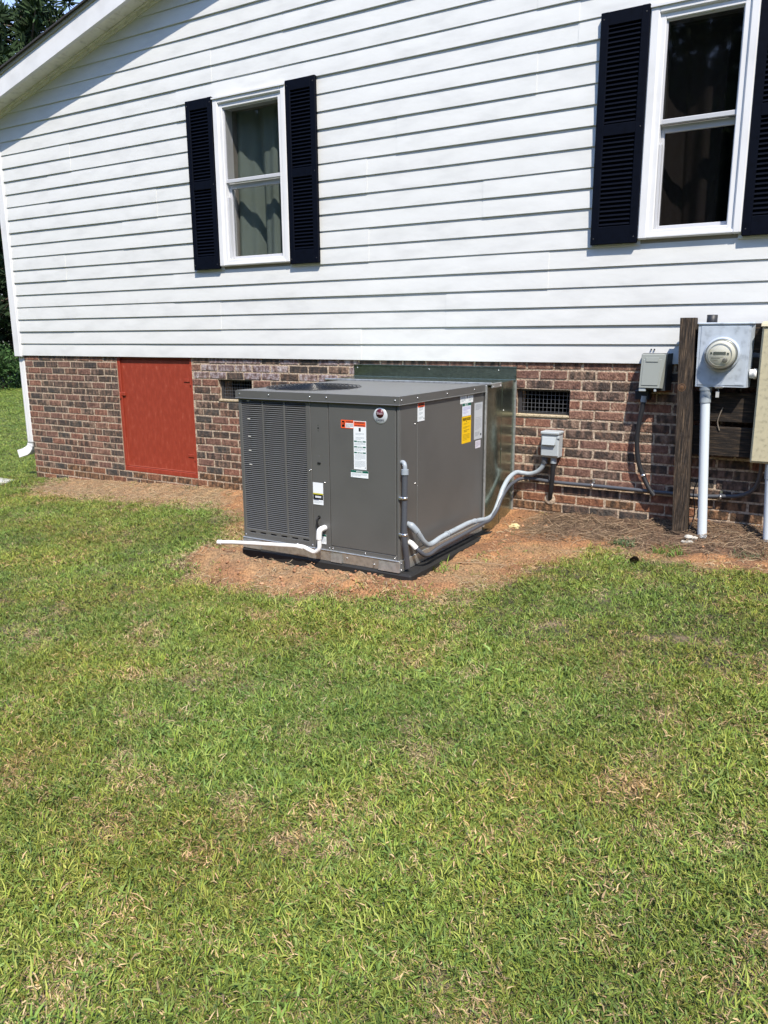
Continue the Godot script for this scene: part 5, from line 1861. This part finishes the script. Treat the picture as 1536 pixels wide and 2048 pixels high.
func litter() -> void:
	var straws := []
	var needles := []
	var clods := []
	for i in 46000:
		var x := rng.randf_range(-1.3, 7.2)
		var z := rng.randf_range(0.0, 2.5)
		if covered(x, z) or not in_view(x, z, 6.0):
			continue
		var b := bare(x, z)
		if b < 0.12:
			continue
		var mulch: float = clampf((x - 4.75) / 0.3, 0, 1) * clampf((0.62 - z) / 0.25, 0, 1) * (1.0 if x > 4.9 else 0.5)
		var strip := clampf((2.4 - x) / 0.6, 0, 1)
		var edge := clampf(1.3 - dirt_depth(x, z) / 0.25, 0, 1)
		var n := clampf(0.5 + 1.4 * lump.get_noise_2d(x * 210.0, z * 210.0), 0, 1)
		var want := maxf(mulch, maxf(0.75 * strip, maxf(0.75 * edge * n, 0.34 * n)))
		if rng.randf() > want:
			continue
		var y := height(x, z) + rng.randf_range(0.0, 0.006) + 0.012 * mulch * rng.randf()
		var s := rng.randf_range(0.5, 1.4)
		var basis := Basis.from_euler(Vector3(rng.randf() * TAU, rng.randf() * TAU, rng.randfn(0, 0.22))).scaled(Vector3.ONE * s)
		if mulch > 0.2:
			var t := rng.randf()
			var c := Color(0.12, 0.08, 0.05).lerp(Color(0.44, 0.32, 0.2), t * t)
			needles.append([Transform3D(basis, Vector3(x, y, z)), c])
		else:
			var c := Color(0.17, 0.115, 0.065).lerp(Color(0.58, 0.46, 0.29), rng.randf())
			if rng.randf() < 0.1:
				c = Color(0.13, 0.16, 0.06)
			straws.append([Transform3D(basis.scaled(Vector3.ONE * 0.75), Vector3(x, y, z)), c])
	for i in 4200:
		var x := rng.randf_range(2.9, 6.6)
		var z := rng.randf_range(0.1, 2.2)
		if covered(x, z) or bare(x, z) < 0.6:
			continue
		var near := exp(-pow((z - 1.85) / 0.2, 2.0)) + 0.5 * exp(-pow((x - 4.85) / 0.18, 2.0)) * clampf((1.9 - z), 0, 1)
		if rng.randf() > 0.16 + near:
			continue
		var s := 0.005 + 0.02 * pow(rng.randf(), 4.0) + 0.014 * near * pow(rng.randf(), 3.0)
		var c := Color(0.4, 0.19, 0.095).lerp(Color(0.5, 0.28, 0.15), rng.randf()) * rng.randf_range(0.6, 1.05)
		if s < 0.009 and rng.randf() < 0.5:
			continue
		clods.append([Transform3D(Basis.from_euler(Vector3(rng.randf() * 0.5, rng.randf() * TAU, rng.randf() * 0.5)).scaled(Vector3(s, s, s)), Vector3(x, height(x, z) + s * 0.12, z)), c])
	scatter("dry_clippings", "dry straw coloured clippings strewn over the bare clay", "clippings", straw_mesh(0.065, 0.0017, 0.009), M.straw, straws)
	scatter("pine_straw", "brown pine straw heaped on the ground round the wooden rack", "pine straw", straw_mesh(0.11, 0.0014, 0.014), M.straw, needles)
	scatter("clay_crumbs", "crumbs and clods of orange clay dug up round the pad", "clay", clod_mesh(), M.clod, clods)

func weed(label: String, at: Vector2, n: int, spread: float, l0: float, l1: float, c: Color) -> void:
	var p := Vector3(at.x, height(at.x, at.y), at.y)
	var mesh := tuft_mesh(n, spread, l0, l1, 0.005, 0.06, c)
	var o := MeshInstance3D.new()
	o.mesh = mesh
	o.material_override = M.blade
	o.name = numbered("grass_tuft", self)
	add_child(o, true)
	o.position = p
	tag(o, label, "grass tuft", "grass tufts on the bare clay")

func small_things() -> void:
	weed("bright green grass tuft growing out beside the black pad's long edge", Vector2(4.78, 1.3), 60, 0.09, 0.03, 0.09, Color(0.17, 0.28, 0.05))
	weed("dull blue green grass tuft left of the bare orange mound", Vector2(5.63, 0.44), 170, 0.085, 0.025, 0.06, Color(0.08, 0.14, 0.06))
	weed("mossy green grass tuft on clay in front of the wooden post", Vector2(5.93, 0.52), 220, 0.11, 0.025, 0.06, Color(0.09, 0.16, 0.03))
	weed("small dark weed at the foot of bricks beside red door", Vector2(1.47, 0.05), 26, 0.07, 0.03, 0.08, Color(0.045, 0.08, 0.03))
	weed("grey green grass tuft in pine straw beside the panel's riser", Vector2(6.36, 0.45), 90, 0.1, 0.02, 0.05, Color(0.1, 0.14, 0.07))
	weed("sparse yellow green grass tuft on clay beside duct and conduits", Vector2(4.95, 0.98), 40, 0.12, 0.02, 0.05, Color(0.2, 0.24, 0.06))
	weed("flat olive grass tuft among dry litter below the disconnect box", Vector2(4.95, 0.35), 50, 0.14, 0.015, 0.04, Color(0.11, 0.12, 0.05))
	weed("tangled green grass tuft beside the concrete edge under the downspout", Vector2(-0.95, 0.2), 160, 0.22, 0.03, 0.09, Color(0.06, 0.12, 0.03))
	# lump of hardened spray foam by the duct
	var st := begin()
	for q in [[4.82, 0.28, 0.026], [4.797, 0.29, 0.015], [4.84, 0.29, 0.013]]:
		var p := Vector3(q[0], height(q[0], q[1]) + q[2] * 0.3, q[1])
		var sp := SphereMesh.new()
		sp.radial_segments = 12
		sp.rings = 7
		sp.radius = 1.0
		sp.height = 2.0
		var arr := sp.get_mesh_arrays()
		var v: PackedVector3Array = arr[Mesh.ARRAY_VERTEX]
		for i in arr[Mesh.ARRAY_INDEX]:
			var d := v[i]
			st.add_vertex(p + d * Vector3(1.2, 0.6, 1.0) * q[2] * (1.0 + 0.6 * wob.get_noise_3dv(d * 90.0 + p * 50.0)))
	var o := obj("foam_lump", st, M.foam)
	tag(o, "pale yellow lump of foam on the clay at the duct's foot", "foam lump")
	# pale rubble between post and riser
	for q in [[5.985, 0.27, 0.03], [6.0, 0.31, 0.024], [5.965, 0.31, 0.02], [6.02, 0.26, 0.022]]:
		st = begin()
		var p := Vector3(q[0], height(q[0], q[1]) + 0.006, q[1])
		var cm := clod_mesh().surface_get_arrays(0)
		var v: PackedVector3Array = cm[Mesh.ARRAY_VERTEX]
		for e in v:
			st.add_vertex(p + e.rotated(Vector3.UP, q[0] * 40.0) * q[2] * 2.0)
		o = obj("stone", st, M.concrete)
		tag(o, {5.985: "largest pale stone between the wooden post and white riser", 6.0: "pale stone nearest the viewer between post and riser", 5.965: "small pale stone touching the wooden post's foot", 6.02: "small pale stone closest to the wall beside white riser"}[q[0]], "stone", "pale stones at the riser's foot")
	st = begin()
	for k in 9:
		for j in 11:
			var a := TAU * j / 11.0 + k * 0.5
			var y := k * 0.006
			var r := 0.026 * sin(PI * (k + 1.2) / 11.0)
			var p := Vector3(5.787 + (y - 0.03) * 0.9, height(5.787, 0.831) + 0.022, 0.831)
			var d := Vector3(0.15, cos(a), sin(a))
			quad(st, p + d * r * 0.5 + Vector3(0, -0.004, -0.004), p + d * r * 0.5 + Vector3(0, 0.004, 0.004), p + d * r + Vector3(0.006, 0.005, 0.005), p + d * r + Vector3(0.006, -0.005, -0.005))
	o = obj("pine_cone", st, M.pine_cone)
	tag(o, "dark pine cone lying on lawn in front of the rack", "pine cone")
	st = begin()
	var y := height(-1.25, 0.2)
	bevel(st, Vector3(-1.8, y - 0.08, 0.1), Vector3(-1.17, y + 0.022, 0.3), 0.012, 0.003)
	o = obj("splash_block", st, M.concrete)
	tag(o, "pale concrete splash block in grass below the white downspout", "splash block")
	for q in [[5.4, 0.33, 0.28, 0.5], [5.62, 0.2, 0.2, 2.2], [5.05, 0.42, 0.24, 0.1], [3.2, 1.9, 0.22, 0.8], [4.95, 1.15, 0.3, 2.9]]:
		st = begin()
		var d: Vector3 = Vector3(cos(q[3]), 0, sin(q[3])) * q[2] * 0.5
		var a: Vector3 = Vector3(q[0], 0, q[1]) - d
		var b: Vector3 = Vector3(q[0], 0, q[1]) + d
		a.y = height(a.x, a.z) + 0.008
		b.y = height(b.x, b.z) + 0.012
		tube(st, smooth_path([a, (a + b) / 2 + Vector3(0.008, 0.006, -0.006), b], 0.04), 0.0028, 6)
		o = obj("twig", st, plain("twig", lin(0.3, 0.21, 0.13), 0.9))
		tag(o, {5.4: "thin twig on litter under the bowed black conduit", 5.62: "short twig leaning at the brick left of wooden post", 5.05: "pale twig on dry litter below the disconnect box", 3.2: "twig on the dug clay left of the white drain", 4.95: "thin pale twig on clay right of the black pad"}[q[0]], "twig")

# ---------------------------------------------------------------- trees
func clump(st: SurfaceTool, at: Vector3, r: float, n: int, c: Color, l: float, w: float) -> void:
	for i in n:
		var d := Vector3(rng.randfn(0, 1), rng.randfn(0.25, 0.8), rng.randfn(0, 1)).normalized()
		var p := at + d * r * rng.randf_range(0.1, 0.8)
		var side := d.cross(Vector3(rng.randfn(0, 1), rng.randfn(0, 1), rng.randfn(0, 1))).normalized() * w
		var k := c * rng.randf_range(0.65, 1.3)
		k.a = 1.0
		st.set_color(k)
		var tip := p + (d + Vector3(0, 0.25, 0)).normalized() * l * rng.randf_range(0.7, 1.2)
		tri(st, p - side, p + side, tip + side * 0.3)
		tri(st, p - side, tip + side * 0.3, tip - side * 0.3)

func pine(at: Vector2, tall: float, first: float, wide: float, label: String, seed_at: int, c: Color) -> Node3D:
	rng.seed = seed_at
	var base := Vector3(at.x, land(at.x, at.y) + H - 0.1, at.y)
	var t := thing("pine_tree", label, "tree", base, "trees at the edge of the lawn")
	var st := begin()
	st.set_color(Color(0.09, 0.065, 0.05))
	var path := PackedVector3Array()
	var radii := PackedFloat32Array()
	for i in 9:
		var s := i / 8.0
		path.append(base + Vector3(0.25 * sin(s * 3.0 + seed_at), tall * s, 0.2 * cos(s * 4.0)))
		radii.append(lerpf(0.22, 0.03, s) * tall / 12.0)
	tube(st, path, radii, 9)
	var leaves := begin()
	var limbs := int(tall * 5.0)
	for i in limbs:
		var s := lerpf(first, 0.98, pow((i + rng.randf()) / limbs, 0.85))
		var out := wide * pow(1.0 - pow(absf((s - first) / (1.0 - first) - 0.32) / 0.75, 2.0), 0.6) * rng.randf_range(0.55, 1.1) + 0.25
		var a := i * 2.4 + rng.randf() * 0.8
		var from := base + Vector3(0.25 * sin(s * 3.0 + seed_at), tall * s, 0.2 * cos(s * 4.0))
		var to := from + Vector3(cos(a) * out, out * rng.randf_range(0.1, 0.45), sin(a) * out)
		var mid := (from + to) / 2 + Vector3(0, -0.12 * out, 0)
		tube(st, PackedVector3Array([from, mid, to]), PackedFloat32Array([0.05, 0.035, 0.012]), 5)
		for k in 5:
			var q := from.lerp(to, lerpf(0.4, 1.05, k / 4.0)) + Vector3(rng.randfn(0, 0.2), rng.randfn(0.05, 0.16), rng.randfn(0, 0.2))
			clump(leaves, q, 0.42 * rng.randf_range(0.7, 1.2), 46, c * rng.randf_range(0.75, 1.2), 0.3, 0.05)
	obj("trunk", st, M.bark, t)
	obj("crown", leaves, M.leaf, t)
	return t

func leafy(called: String, at: Vector2, tall: float, wide: float, label: String, seed_at: int, c: Color, leaf: float, n: int, group: String) -> Node3D:
	rng.seed = seed_at
	var base := Vector3(at.x, land(at.x, at.y) + H - 0.1, at.y)
	var t := thing(called, label, "shrub" if tall < 6.0 else "tree", base, group)
	var st := begin()
	st.set_color(Color(0.06, 0.05, 0.04))
	var leaves := begin()
	for i in 7:
		var a := TAU * i / 7.0 + rng.randf()
		var to := base + Vector3(cos(a) * wide * 0.5, tall * rng.randf_range(0.6, 0.9), sin(a) * wide * 0.5)
		tube(st, PackedVector3Array([base, base.lerp(to, 0.5) + Vector3(0, tall * 0.08, 0), to]), PackedFloat32Array([0.03 * tall * 0.4, 0.02 * tall * 0.4, 0.01]), 5)
	for i in n:
		var d := Vector3(rng.randfn(0, 1), rng.randfn(0, 1), rng.randfn(0, 1)).normalized() * pow(rng.randf(), 0.4)
		var bump := 1.0 + 0.35 * wob.get_noise_3dv(d * 130.0 + Vector3(seed_at, 0, 0))
		var p := base + Vector3(d.x * wide, tall * 0.5, d.z * wide) * Vector3(bump, 1, bump) + Vector3(0, d.y * tall * 0.52 * bump, 0)
		clump(leaves, p, leaf * 2.2, 9, c * rng.randf_range(0.6, 1.3), leaf, leaf * 0.32)
	obj("stems", st, M.bark, t)
	obj("foliage", leaves, M.leaf, t)
	return t

func spot(az: float, dist: float) -> Vector2:
	return Vector2(CAM.x + sin(deg_to_rad(az)) * dist, CAM.z - cos(deg_to_rad(az)) * dist)

func copy(o: Node3D, at: Vector2, turn: float, label: String) -> void:
	var c := o.duplicate()
	c.name = numbered(String(o.name).rstrip("_0123456789"), self)
	add_child(c, true)
	c.position = Vector3(at.x, land(at.x, at.y) + H - 0.1, at.y)
	c.rotation.y = turn
	c.set_meta("label", label)

func trees() -> void:
	var p := pine(spot(-53.4, 33.0), 13.2, 0.2, 3.3, "dense dark pine whose top shows above the roof's low edge", 71, Color(0.032, 0.055, 0.022))
	pine(spot(-57.6, 32.0), 12.3, 0.15, 2.9, "dark pine partly cut off at the photo's left edge", 72, Color(0.03, 0.052, 0.024))
	pine(spot(-49.6, 36.0), 12.6, 0.25, 2.8, "thinner pine just showing behind the roof's dark shingle edge", 73, Color(0.035, 0.058, 0.024))
	var s := leafy("tall_shrub", spot(-55.2, 33.0), 5.2, 2.6, "dark evergreen shrub under the pines beside the house corner", 81, Color(0.02, 0.035, 0.016), 0.16, 800, "shrubs under the pines")
	leafy("tall_shrub", spot(-58.6, 33.5), 5.8, 2.6, "dark evergreen shrub under the pines at the picture's edge", 82, Color(0.02, 0.034, 0.017), 0.16, 800, "shrubs under the pines")
	leafy("tall_shrub", spot(-52.3, 35.0), 6.0, 2.6, "tall evergreen shrub hidden mostly by the white corner post", 83, Color(0.022, 0.036, 0.016), 0.16, 700, "shrubs under the pines")
	leafy("low_shrub", spot(-56.6, 29.5), 1.5, 0.9, "small light green shrub at the far edge of lawn", 84, Color(0.05, 0.1, 0.03), 0.1, 300, "low shrubs at the far lawn edge")
	copy(p, spot(-62.5, 34.0), 2.1, "dark pine standing just outside the photo's left edge")
	copy(p, spot(-69.0, 33.0), 4.0, "dark pine farthest from the house along the lawn's edge")
	copy(s, spot(-63.5, 32.0), 1.0, "dark evergreen shrub just outside the photo's left edge")
	copy(s, spot(-67.0, 32.5), 2.4, "dark evergreen shrub farthest from the house along the lawn's edge")
	# the wood that closes the yard on the camera's side; the dark panes and the metal mirror it
	var oak := leafy("broad_tree", spot(40.0, 24.0), 13.0, 4.6, "tall leafy dark tree in the wood behind the photographer, tree by the long hedge", 91, Color(0.04, 0.062, 0.024), 0.42, 1500, "trees behind the photographer")
	var k := 0
	for e in [[100.0, 38.0], [118.0, 37.0], [138.0, 38.0], [158.0, 35.0], [178.0, 27.0], [198.0, 25.0], [217.0, 27.0], [235.0, 26.0], [252.0, 29.0], [80.0, 27.0], [64.0, 30.0]]:
		copy(oak, spot(e[0], e[1] - 4.0), k * 1.3, "tall leafy dark tree in the wood behind the photographer, tree %s" % ["beside the drive", "at the bend", "by the ditch", "at the back", "in the middle", "by the gap", "at the fence", "nearest the road", "past the road", "by the side yard", "beyond the side yard"][k])
		copy(s, spot(e[0] + 9.0, e[1] + 1.5), k * 0.9, "dark shrub in the wood behind the photographer, shrub %s" % ["beside the drive", "at the bend", "by the ditch", "at the back", "in the middle", "by the gap", "at the fence", "nearest the road", "past the road", "by the side yard", "beyond the side yard"][k])
		k += 1
